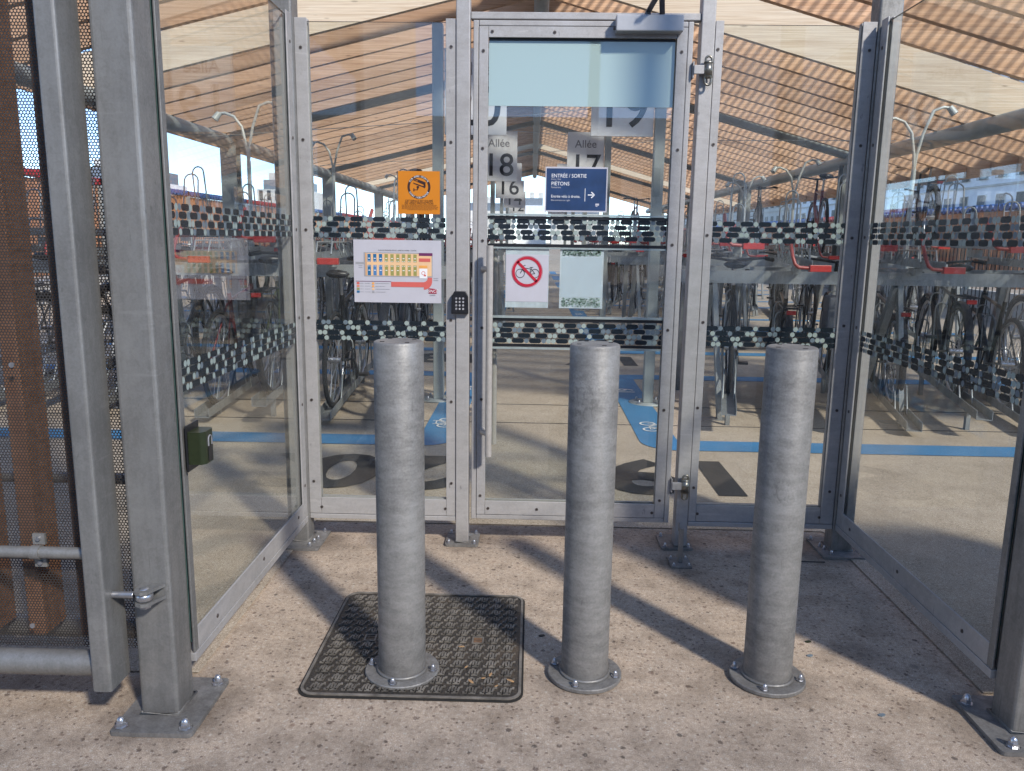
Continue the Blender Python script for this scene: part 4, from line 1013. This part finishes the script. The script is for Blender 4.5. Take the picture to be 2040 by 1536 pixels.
# ------------------------------------------------------------------ left and right gates
def perforated(x0, x1, z0, z1, y):
    mb = MB(); p = .0082; h = p*.866; r = p*.385
    rows = int((z1-z0)/h); cols = int((x1-x0)/p); V = []; F = []
    for i in range(rows):
        for jx in range(cols):
            cx = x0+(jx+.5*(i % 2))*p; cz = z0+i*h; b = len(V)
            for k in range(6):
                a = PI/6+PI/3*k; V.append((cx+p/1.732*cos(a), y, cz+p/1.732*sin(a)))
            for k in range(6):
                a = PI/6+PI/3*k; V.append((cx+r*cos(a), y, cz+r*sin(a)))
            for k in range(6): F.append((b+k, b+(k+1) % 6, b+6+(k+1) % 6, b+6+k))
    mb.v = V; mb.f = F; mb.mi = [0]*len(F); mb.sm = [False]*len(F); return mb
M_PERF = plain('dark_perforated_steel', (.055, .05, .048), .5, .4, .2, 40)
def gate(label, mirror):
    f = (lambda x: x) if not mirror else (lambda x: .366-x)
    t = thing('sliding_gate', label, 'gate', (f(-1.083), 1.89, 0), 'gates on either side of the entrance')
    def bx(nm, m, a, b, *r, bev=0): X = sorted((f(a), f(b))); mb = MB(); mb.box(X[0], X[1], *r, 0, .007 if bev else 0); return part(mb, nm, m, t)
    bx('frame_tube', M_GALV, -1.112, -1.062, 1.845, 1.947, .118, 1.5 if mirror else 2.9, bev=1)
    part(MB().tube([(f(-1.112), 1.90, .168), (f(-2.7), 1.90, .168)], .0325, 24), 'bottom_tube', M_GALV, t)
    tt = part(MB().tube([(f(-1.112), 1.905, .470), (f(-2.7), 1.905, .470)], .0155, 16), 'brace_tube', M_GALV, t)
    for x in (-1.262, -1.70, -2.1):
        mb = MB(); n = 12
        for k in range(n):
            a0_, a1_ = PI+PI*k/n, PI+PI*(k+1)/n
        X = f(x); mb.tube([(X-.012, 1.905, .470), (X+.012, 1.905, .470)], .0185, 14); mb.box(X-.016, X+.016, 1.918, 1.926, .486, .515); mb.box(X-.016, X+.016, 1.918, 1.926, .425, .454)
        c = part(mb, 'pipe_clamp', M_GALV, tt)
        for z in (.503, .437): part(MB().tube([(X, 1.918, z), (X, 1.912, z)], .006, 8), 'clamp_bolt', M_BOLT, c)
    if not mirror:
        part(perforated(-1.62, -1.035, .185, 2.75, 1.955), 'perforated_sheet', M_PERF, t)
        mb = MB(); mb.box(-2.7, -1.625, 1.953, 1.957, .185, 2.75); part(mb, 'perforated_sheet', M_PERF, t, label='part of the sheet beyond the left edge of view')
        for (x, z) in ((-1.315, 1.38), (-1.31, .95), (-1.325, .24), (-1.46, 1.1)): part(MB().tube([(x, 1.951, z), (x, 1.9545, z)], .007, 10), 'sheet_screw', M_BOLT, t)
    else:
        mb = MB(); mb.box(f(-1.035), f(-2.7), 1.953, 1.957, .185, 1.42); part(mb, 'perforated_sheet', M_PERF, t)
    mb = MB(); mb.box(f(-1.345)-.023, f(-1.345)+.023, 2.00, 2.10, .19, 1.42 if mirror else 2.75, 0, .004); me = mb.mesh('wood_slat', M_SLAT, OFF[t.name])
    for k in range(-2, 9):
        if k == -2: continue
        o = part(me, 'wood_slat', None, t); o.location = ((-.145*k if not mirror else .145*k), 0, 0)
    part(MB().tube([(f(-1.03), 2.13, .60), (f(-2.7), 2.13, .60)], .016, 10), 'rear_tube', M_GALV, t)
    part(MB().tube([(f(-1.03), 2.13, .15), (f(-2.7), 2.13, .15)], .03, 12), 'rear_tube', M_GALV, t)
    return t
gt = gate('galvanised gate frame with perforated sheet over brown wooden slats at the left edge', False)
gate('unseen gate with wooden slats beyond the right edge, cut low to keep the door sunlit', True)  # out of view; height cut so its shadow stays off the door
# hinge bolt between the gate tube and the post
hb = thing('hinge_bolt', 'threaded eye bolt and lugs joining the left gate to its thick post', 'hinge', (-.97, 1.88, .385))
mb = MB(); mb.tube([(-1.062+.001*k, 1.886, .368) for k in range(0, 58, 2)], [(.0098 if k % 2 else .0085) for k in range(29)], 12); part(mb, 'threaded_rod', M_BOLT, hb)
mb = MB(); mb.lathe((-.976, 1.880, .3575), [(0, 0), (.018, 0), (.0215, .005), (.0215, .016), (.018, .021), (0, .021)], 20); part(mb, 'eye', M_BOLT, hb)
for z in (.380, .3475):
    mb = MB(); mb.prism([(-.999, 1.913), (-.999, 1.88)]+[(-.975+.024*cos(a), 1.878+.024*sin(a)) for a in (PI, PI*1.25, PI*1.5, PI*1.75)]+[(-.950, 1.885), (-.936, 1.913)], z, z+.0085); part(mb, 'lug', M_GALV, hb)
mb = MB(); mb.lathe((-.976, 1.880, .386), [(.013, 0), (.012, .003), (.006, .005), (0, .005)], 16); mb.lathe((-.976, 1.88, .338), [(0, 0), (.015, 0), (.015, .0095)], 6, 0, False); part(mb, 'pin', M_BOLT, hb)
# key box
kb = thing('key_box', 'small olive green lock box on the left side pane frame beside the thick post', 'lock box', (-.9, 2.05, .66))
mb = MB(); mb.prism([(-.911, 2.030), (-.872, 2.030), (-.862, 2.042), (-.862, 2.088), (-.872, 2.098), (-.911, 2.098)], .675, .764); part(mb, 'case', M_KEYBOX, kb, .004)
mb = MB(); mb.box(-.9115, -.906, 2.024, 2.104, .655, .782); part(mb, 'back_plate', M_BLACK, kb, .002)
mb = MB(); mb.box(-.8618, -.8605, 2.052, 2.078, .680, .722); part(mb, 'cover_label', M_BLACK, kb)
mb = MB(); mb.tube([(-.8608, 2.054, .722), (-.8608, 2.054, .738)]+[(-.8608, 2.065-.011*cos(a), .738+.011*sin(a)) for a in [PI*k/8 for k in range(9)]]+[(-.8608, 2.076, .722)], .0022, 6); part(mb, 'padlock_mark', M_GREYINK, kb)

# ================================================================== SIGN BOARDS IN THE SHELTER
M_BOARD = plain('sign_board_grey', (.80, .81, .82), .5, 0, .06, 3)
names = [('20', '19'), ('18', '17'), ('16', '15'), ('14', '13'), ('12', '11')]
side_word = {-1: 'left', 1: 'right'}
for i, (l, r) in enumerate(names):
    y = 6.28+4.28*i
    for s, num in ((-1, l), (1, r)):
        px = -.73 if s < 0 else .95
        t = thing('aisle_sign', '%s grey post with a hanging board numbered %s on the %s of the walkway' % ((['nearest']+['second', 'third', 'fourth', 'farthest'])[i], num, side_word[s]), 'sign', (px, y, 0), 'aisle number signs')
        mb = MB(); mb.box(px-.04, px+.04, y-.04, y+.04, .012, 2.85); part(mb, 'post', M_COLUMN, t, .006)
        mb = MB(); mb.lathe((px, y, 0), [(0, .002), (.15, .002), (.15, .012), (0, .014)], 24); fl = part(mb, 'floor_flange', M_COLUMN, t)
        if i < 2:
            for k in range(4):
                mb = MB(); cap_nut(mb, px+.11*cos(PI/4+PI/2*k), y+.11*sin(PI/4+PI/2*k), .012, .012); part(mb, 'cap_nut', M_BOLT, fl)
        bx0, bx1 = (px+.05, px+.52) if s < 0 else (px-.52, px-.05)
        z0 = 2.06 if i == 0 else 2.02
        mb = MB(); mb.box(bx0, bx1, y-.012, y+.012, z0, z0+.62); b = part(mb, 'board', M_BOARD, t, .002)
        cx = (bx0+bx1)/2
        text_on(b, 'Allée', .135, M_GREYINK, (cx, y-.0145, z0+.47), FRONT, offset=.006)
        text_on(b, num, .40, M_INK, (cx, y-.0145, z0+.19), FRONT, offset=.006, name='number')
        text_on(b, num, .40, M_INK, (cx, y+.0145, z0+.19), (PI/2, 0, PI), offset=.006, name='number')

# swan-neck lamps above the racks
lamps = [(3.3, 7.2, 2.35), (3.3, 10.4, 2.22), (3.3, 12.8, 2.2), (-2.62, 7.5, 2.38), (-2.62, 10.7, 2.5), (-2.6, 16.0, 2.5)]
lw = ['nearest slender twin-arm lamp pole over the right racks', 'second slender twin-arm lamp pole over the right racks', 'third slender twin-arm lamp pole over the right racks', 'nearest slender twin-arm lamp pole over the left racks', 'second slender twin-arm lamp pole over the left racks, behind the front panel', 'third slender twin-arm lamp pole over the left racks']
M_LAMPW = plain('pale_lamp_paint', (.50, .53, .50), .4, .1)
for (x, y, z), l in zip(lamps, lw):
    t = thing('rack_lamp', l, 'lamp', (x, y, 0), 'twin-arm lamps over the racks')
    part(MB().tube([(x, y, 0), (x, y, z-.42)], .019, 12), 'pole', M_LAMPW, t)
    for s, hh in ((1, .16), (-1, .0)):
        zt = z+hh*.6
        pts = [(x, y, z-.44), (x+s*.012, y, z-.3), (x+s*.05, y, z-.12), (x+s*.12, y, zt-.03), (x+s*.20, y, zt), (x+s*.27, y, zt-.01)]
        a = part(MB().tube(pts, .013, 10), 'arm', M_LAMPW, t)
        mb = MB(); mb.tube([(x+s*.25, y, zt+.0), (x+s*.29, y-.02, zt-.06)], [.026, .032], 12); part(mb, 'spot_head', M_LAMPW, a)

# ================================================================== DOUBLE-DECK RACKS
PITCH_R = .42
def rack(side, label, n=9):
    """built at y offset 0 for the first row"""
    xs = [1.33+PITCH_R*k for k in range(n)] if side > 0 else [-.98-PITCH_R*k for k in range(n)]
    t = thing('bicycle_rack', label, 'bicycle rack', (xs[0], 5.2, 0), 'two-tier bicycle racks')
    ang = rad(13) if side > 0 else rad(-3); dx, dy = sin(ang), cos(ang)
    x_lo, x_hi = min(xs)-.25, max(xs)+.45
    for y, z in ((5.80, 1.04), (6.78, 1.04)):
        mb = MB(); mb.box(x_lo, x_hi, y-.03, y+.03, z-.045, z+.045); part(mb, 'cross_beam', M_RACK, t)
    for x in [x_lo+.22+1.32*k for k in range(int((x_hi-x_lo)/1.32)+1)]:
        mb = MB(); mb.bar((x+.02, 5.80, .995), (x+.10, 5.74, 0), .035, .045); mb.bar((x, 6.78, .995), (x, 6.9, 0), .05, .05); mb.bar((x, 5.8, .99), (x, 6.3, .02), .05, .05)
        mb.box(x-.05, x+.15, 5.68, 5.80, 0, .006); part(mb, 'leg', M_RACK, t)
    def chan(mb, a, b, w, h, tt=.003):
        a, b = Vector(a), Vector(b); d = (b-a).normalized(); r = d.cross(Vector((0, 0, 1))).normalized(); u = r.cross(d)
        mb.bar(a, b, w, tt)
        for s in (1, -1): mb.bar(a+r*s*(w/2)+u*h/2, b+r*s*(w/2)+u*h/2, tt, h)
    def hoop(mb, F, s0, s1, zlo, zhi, w0=-.05, w1=.05, r_=.0062):
        # wire loop: two legs and a round head, leaning from s0 at the foot to s1 at the head
        pts = [F(s0, w0, zlo), F(s1, w0*.9, zhi-.05)]
        for q in range(1, 6):
            a = PI*q/6; c = (w0+w1)/2; hw = (w1-w0)/2*.9
            pts.append(F(s1+.01*sin(a), c-hw*cos(a), zhi-.05+.05*sin(a)))
        pts += [F(s1, w1*.9, zhi-.05), F(s0, w1, zlo)]
        mb.tube(pts, r_, 6)
    for k, x in enumerate(xs):
        hi = (k % 2 == 0); zf = .15 if hi else .05; yf = 5.20 if hi else 5.26
        P = lambda s, w=0, z=0, x=x, yf=yf: Vector((x+dx*s+dy*w, yf+dy*s-dx*w, z))
        mb = MB(); chan(mb, P(0, 0, zf), P(2.1, 0, zf+.06), .095, .06, .004); mb.bar(P(.35, 0, 0), P(.35, 0, zf), .03, .03); mb.bar(P(1.7, 0, 0), P(1.7, 0, zf+.04), .03, .03)
        rl = part(mb, 'wheel_channel', M_RACK, t)
        mb = MB(); rr = .0062
        for w in (.04, -.04):
            mb.tube([P(.42, w, zf+.03), P(.52, w, zf+.22), P(.80, w, zf+.26), P(.90, w, zf+.06)], rr, 6)
        hoop(mb, P, 1.22, 1.32, zf+.05, zf+.68)
        hoop(mb, P, 1.62, 1.50, zf+.05, zf+.75)
        hoop(mb, P, .95, .90, zf+.04, zf+.46, -.06, .06)
        hoop(mb, P, 1.95, 1.85, zf+.05, zf+.50)
        part(mb, 'wheel_loop', M_RACK, rl)
        # upper tier
        z = 1.26 if hi else 1.125; y0 = 5.22 if hi else 5.18
        Q = lambda s, w=0, zz=0, x=x, y0=y0: Vector((x+dx*s+dy*w, y0+dy*s-dx*w, zz))
        mb = MB(); chan(mb, Q(0, 0, z), Q(1.95, 0, z+.02), .085, .05); mb.bar(Q(.5, 0, z-.03), Q(.7, 0, z-.03), .05, .05)
        up = part(mb, 'upper_tray', M_RACK, t)
        mb = MB()
        for w in (.05, -.05):
            mb.tube([Q(.25, w, z+.04), Q(.30, w, z+.12), Q(1.0, w, z+.12), Q(1.06, w, z+.05)], rr, 6)
            for q in (.45, .65, .85): mb.tube([Q(q, w, z+.12), Q(q+.05, w*1.6, z+.02)], rr*.8, 5)
        hoop(mb, Q, 1.15, 1.24, z+.04, z+.50, -.06, .06)
        hoop(mb, Q, 1.50, 1.40, z+.04, z+.57, -.05, .05); hoop(mb, Q, .75, .80, z+.04, z+.30, -.045, .045)
        part(mb, 'upper_loop', M_RACK, up)
        mb = MB(); b0 = Q(-.02, 0, z-.0)
        mb.tube([b0+Vector((-.075, .12, .20)), b0+Vector((-.082, .06, .14)), b0+Vector((-.082, .01, .07)), b0+Vector((-.070, -.01, .025)), b0+Vector((-.045, -.01, .006)), b0+Vector((.03, -.01, .002))], .0115, 10)
        hd = part(mb, 'pull_tube', M_REDTUBE, up)
        mb = MB(); mb.box(b0.x+.02, b0.x+.155, b0.y-.03, b0.y+.008, z-.02, z+.022); part(mb, 'red_grip', M_RED, hd, .003)
    return t
rk = {1: rack(1, 'first two-tier rack with red pull grips right of the walkway, nearest the entrance'), -1: rack(-1, 'first two-tier rack with red pull grips left of the walkway, nearest the entrance')}
ordn = ['second', 'third', 'fourth', 'fifth', 'sixth']
for i in range(1, 6):
    for s in (1, -1):
        x = rk[s].location.x
        dup(rk[s], (x, 5.2+4.28*i, 0), None, '%s two-tier bicycle rack from the entrance on the %s of the walkway' % (ordn[i-1], side_word[s]))

# ================================================================== BICYCLES
def bicycle(colname, col, basket=False, rack_=True, thick=.018, fender=True, silver=False, bag=None):
    """rear wheel contact at the origin, front wheel towards +y"""
    t = thing('bicycle', 'bicycle', 'bicycle', (0, 0, 0), 'bicycles parked in the racks')
    mf = plain('frame_paint_'+colname, col, .3, .2, .1, 12); R = .335
    RW, FW, BB = Vector((0, 0, R+.01)), Vector((0, 1.04, R+.01)), Vector((0, .42, .29))
    ST, HB, HT = Vector((0, .25, .80)), Vector((0, .85, .66)), Vector((0, .80, .84))
    mb = MB()
    for a, b, r in ((BB, ST, .017), (BB, HB, .022 if thick > .02 else .018), (ST+Vector((0, .02, -.06)), HT+Vector((0, 0, -.03)), .015), (HB, HT, .021)): mb.tube([a, b], r, 8)
    for s in (.06, -.06): mb.tube([BB+Vector((s*.5, 0, 0)), RW+Vector((s, 0, 0))], .009, 6); mb.tube([ST+Vector((s*.2, 0, -.08)), RW+Vector((s, 0, 0))], .008, 6)
    part(mb, 'frame', mf, t)
    mb = MB(); mb.tube([ST, ST+Vector((0, -.035, .13))], .013, 8); part(mb, 'seat_post', M_CHROME, t)
    mb = MB()
    for s in (.055, -.055): mb.tube([HB+Vector((s*.5, .01, -.02)), HB+Vector((s, .06, -.12)), FW+Vector((s, 0, 0))], .011, 6)
    part(mb, 'fork', M_CHROME if silver else mf, t)
    for c in (RW, FW):
        n = 36; mb = MB(); mb.tube([(0, c.y+R*cos(2*PI*k/n), c.z+R*sin(2*PI*k/n)) for k in range(n)], thick*1.2, 8, closed=True); 
        mb2 = MB(); mb2.tube([(0, c.y+(R-.026)*cos(2*PI*k/n), c.z+(R-.026)*sin(2*PI*k/n)) for k in range(n)], .011, 6, closed=True)
        for k in range(18):
            a = 2*PI*k/18; mb2.bar((.02*(1 if k % 2 else -1), c.y+.02*cos(a+.6), c.z+.02*sin(a+.6)), (0, c.y+(R-.03)*cos(a), c.z+(R-.03)*sin(a)), .0026, .0026)
        mb2.tube([(-.045, c.y, c.z), (.045, c.y, c.z)], .02, 8)
        w = part(mb, 'wheel', M_RUBBER, t); part(mb2, 'rim', M_CHROME, w)
        if fender:
            mb = MB(); a0, a1 = (10, 175) if c is RW else (35, 140); m = 12; vs = []
            for k in range(m+1):
                a = rad(a0+(a1-a0)*k/m); rr = R+thick+.014
                for q in (-.026, 0, .026): vs.append((q, c.y+(rr+(.008 if q == 0 else 0))*cos(a), c.z+(rr+(.008 if q == 0 else 0))*sin(a)))
            mb.add(vs, [(3*k+q, 3*k+q+1, 3*k+q+4, 3*k+q+3) for k in range(m) for q in (0, 1)], 0, True); part(mb, 'mudguard', M_BLACK, t)
    hb = MB(); T = HT+Vector((0, -.02, .13)); hb.tube([HT, T], .014, 8); hb.tube([T, T+Vector((0, .06, .0))], .014, 8)
    q = T+Vector((0, .06, 0)); hb.tube([q+Vector(v) for v in ((-.29, -.16, .02), (-.24, -.09, .03), (-.14, -.01, .02), (0, 0, 0), (.14, -.01, .02), (.24, -.09, .03), (.29, -.16, .02))], .0115, 8)
    h = part(hb, 'handlebar', M_CHROME if silver else M_BLACK, t)
    for s in (1, -1): part(MB().tube([q+Vector((s*.245, -.095, .03)), q+Vector((s*.30, -.19, .018))], .017, 8), 'grip', M_RUBBER, h)
    S = ST+Vector((0, -.04, .15)); pr = [(-.13, .078, .0), (-.10, .088, .012), (-.02, .065, .008), (.06, .03, 0), (.13, .016, -.004), (.15, .004, -.012)]
    mb = MB(); vs = []
    for yy, w, dz in pr:
        for k in range(8): a = 2*PI*k/8; vs.append((w*cos(a), S.y+yy, S.z+dz+.028*sin(a)*(1 if sin(a) > 0 else .8)))
    mb.add(vs, [(i*8+k, i*8+(k+1) % 8, (i+1)*8+(k+1) % 8, (i+1)*8+k) for i in range(5) for k in range(8)]+[tuple(range(7, -1, -1)), tuple(range(40, 48))], 0, True); part(mb, 'saddle', M_BLACK, t)
    mb = MB(); n = 20; mb.tube([(.055, BB.y+.085*cos(2*PI*k/n), BB.z+.085*sin(2*PI*k/n)) for k in range(n)], .006, 5, closed=True)
    mb.bar(BB+Vector((.06, 0, 0)), BB+Vector((.075, .10, -.13)), .014, .02); mb.bar(BB+Vector((-.06, 0, 0)), BB+Vector((-.075, -.10, .13)), .014, .02)
    mb.box(.075, .155, BB.y+.07, BB.y+.15, BB.z-.145, BB.z-.125); mb.box(-.155, -.075, BB.y-.15, BB.y-.07, BB.z+.115, BB.z+.135)
    mb.bar(BB+Vector((.055, 0, .08)), RW+Vector((.055, 0, .04)), .005, .008); mb.bar(BB+Vector((.055, 0, -.08)), RW+Vector((.055, 0, -.04)), .005, .008)
    part(mb, 'crankset', M_BLACK, t)
    if rack_:
        mb = MB()
        for s in (.055, -.055): mb.tube([(s, .15, .76), (s, -.28, .755)], .006, 6); mb.tube([(s, -.12, .755), RW+Vector((s, 0, 0))], .005, 6)
        for yy in (.1, -.05, -.2, -.28): mb.tube([(-.055, yy, .757), (.055, yy, .757)], .005, 6)
        c = part(mb, 'luggage_carrier', M_BLACK, t); mb = MB(); mb.box(-.032, .032, -.30, -.285, .715, .745); part(mb, 'rear_light', M_RED, c, .003)
    if basket:
        mb = MB(); B = Vector((0, 1.02, .90))
        for k, z in enumerate((-.10, -.03, .04, .11)):
            w, l = .14+.012*k, .11+.010*k; mb.tube([B+Vector(v)+Vector((0, 0, z)) for v in ((-w, -l, 0), (w, -l, 0), (w, l, 0), (-w, l, 0))], .003, 4, closed=True)
        for s in range(7):
            for sg in (1, -1):
                f = -1+s/3; mb.tube([B+Vector((f*.14, sg*.11, -.10)), B+Vector((f*.176, sg*.14, .11))], .0022, 4)
                mb.tube([B+Vector((sg*.14, f*.11, -.10)), B+Vector((sg*.176, f*.14, .11))], .0022, 4)
        part(mb, 'basket', M_BLACK, t)
    if bag:
        mb = MB(); mb.box(-.16, -.06, -.20, .12, .40, .74); part(mb, 'pannier', plain('pannier_'+bag[0], bag[1], .7), t, .015)
    return t
kinds = [bicycle('black', (.015, .015, .017), False, True, .022), bicycle('grey', (.09, .095, .10), False, True, .02, True, True), bicycle('navy', (.02, .04, .11), True, True, .018, True, True),
         bicycle('dark_red', (.16, .015, .015), False, False, .015, False), bicycle('silver', (.36, .37, .38), True, False, .018, True, True), bicycle('matt_black', (.02, .02, .02), False, False, .014, False),
         bicycle('olive', (.06, .075, .03), False, True, .02, True, False, ('black', (.02, .02, .022))), bicycle('white', (.55, .55, .55), False, True, .018, True, False, ('grey', (.10, .11, .13)))]
desc = ['black bicycle with rear carrier', 'grey bicycle with bright handlebar', 'navy bicycle with wire front basket', 'slim dark red bicycle',
        'silver bicycle with wire front basket', 'slim matt black bicycle', 'olive bicycle with black pannier', 'white bicycle with grey pannier']
used = set(); rnd = random.Random(12)
def place(kind, side, row, slot, upper, extra=None):
    x = 1.33+PITCH_R*slot if side > 0 else -.98-PITCH_R*slot
    hi = slot % 2 == 0; ang = rad(13) if side > 0 else rad(-3)
    s0 = (.80 if side > 0 else .40) if not upper else .40
    zf = ((.155 if hi else .055) if not upper else (1.265 if hi else 1.13)) + .005
    yy = (5.20 if hi else 5.26)+4.28*row; P = (x+sin(ang)*s0, yy+cos(ang)*s0, zf)
    pos = {0: 'closest to walkway', 1: 'second from walkway', 2: 'third from walkway', 3: 'fourth from walkway', 4: 'fifth from walkway', 5: 'sixth from walkway', 6: 'seventh from walkway', 7: 'eighth from walkway', 8: 'outermost slot'}[slot]
    rown = (['first']+ordn)[row]
    lb = extra or '%s, %s %s-hand rack, %s tier, %s' % (desc[kind], rown, side_word[side], 'upper' if upper else 'lower', pos)
    r = kinds[kind]
    if kind in used: r = dup(r, P, -ang+rnd.uniform(-.03, .03), lb)
    else: used.add(kind); r.location = P; r.rotation_euler = (0, 0, -ang); r['label'] = lb
    r.rotation_euler.y = rnd.uniform(-.03, .03)
# first row, right
for k, sl_ in ((5, 0), (0, 1), (7, 2), (1, 3), (0, 4), (5, 5), (1, 6), (0, 7)): place(k, 1, 0, sl_, False)
for k, sl_ in ((0, 0), (5, 1), (6, 2), (3, 3), (0, 4), (4, 5), (0, 6)): place(k, -1, 0, sl_, False)
place(0, -1, 1, 1, True, 'black bicycle high on an upper tier, seen behind the orange notice')
for row in range(1, 5):
    for side in (1, -1):
        for sl_ in range(9):
            if rnd.random() < .86: place(rnd.choice((0, 0, 1, 2, 3, 4, 5, 5, 6, 7)), side, row, sl_, False)
            if row > 0 and rnd.random() < .10: place(rnd.choice((0, 3, 5, 6)), side, row, sl_, True)
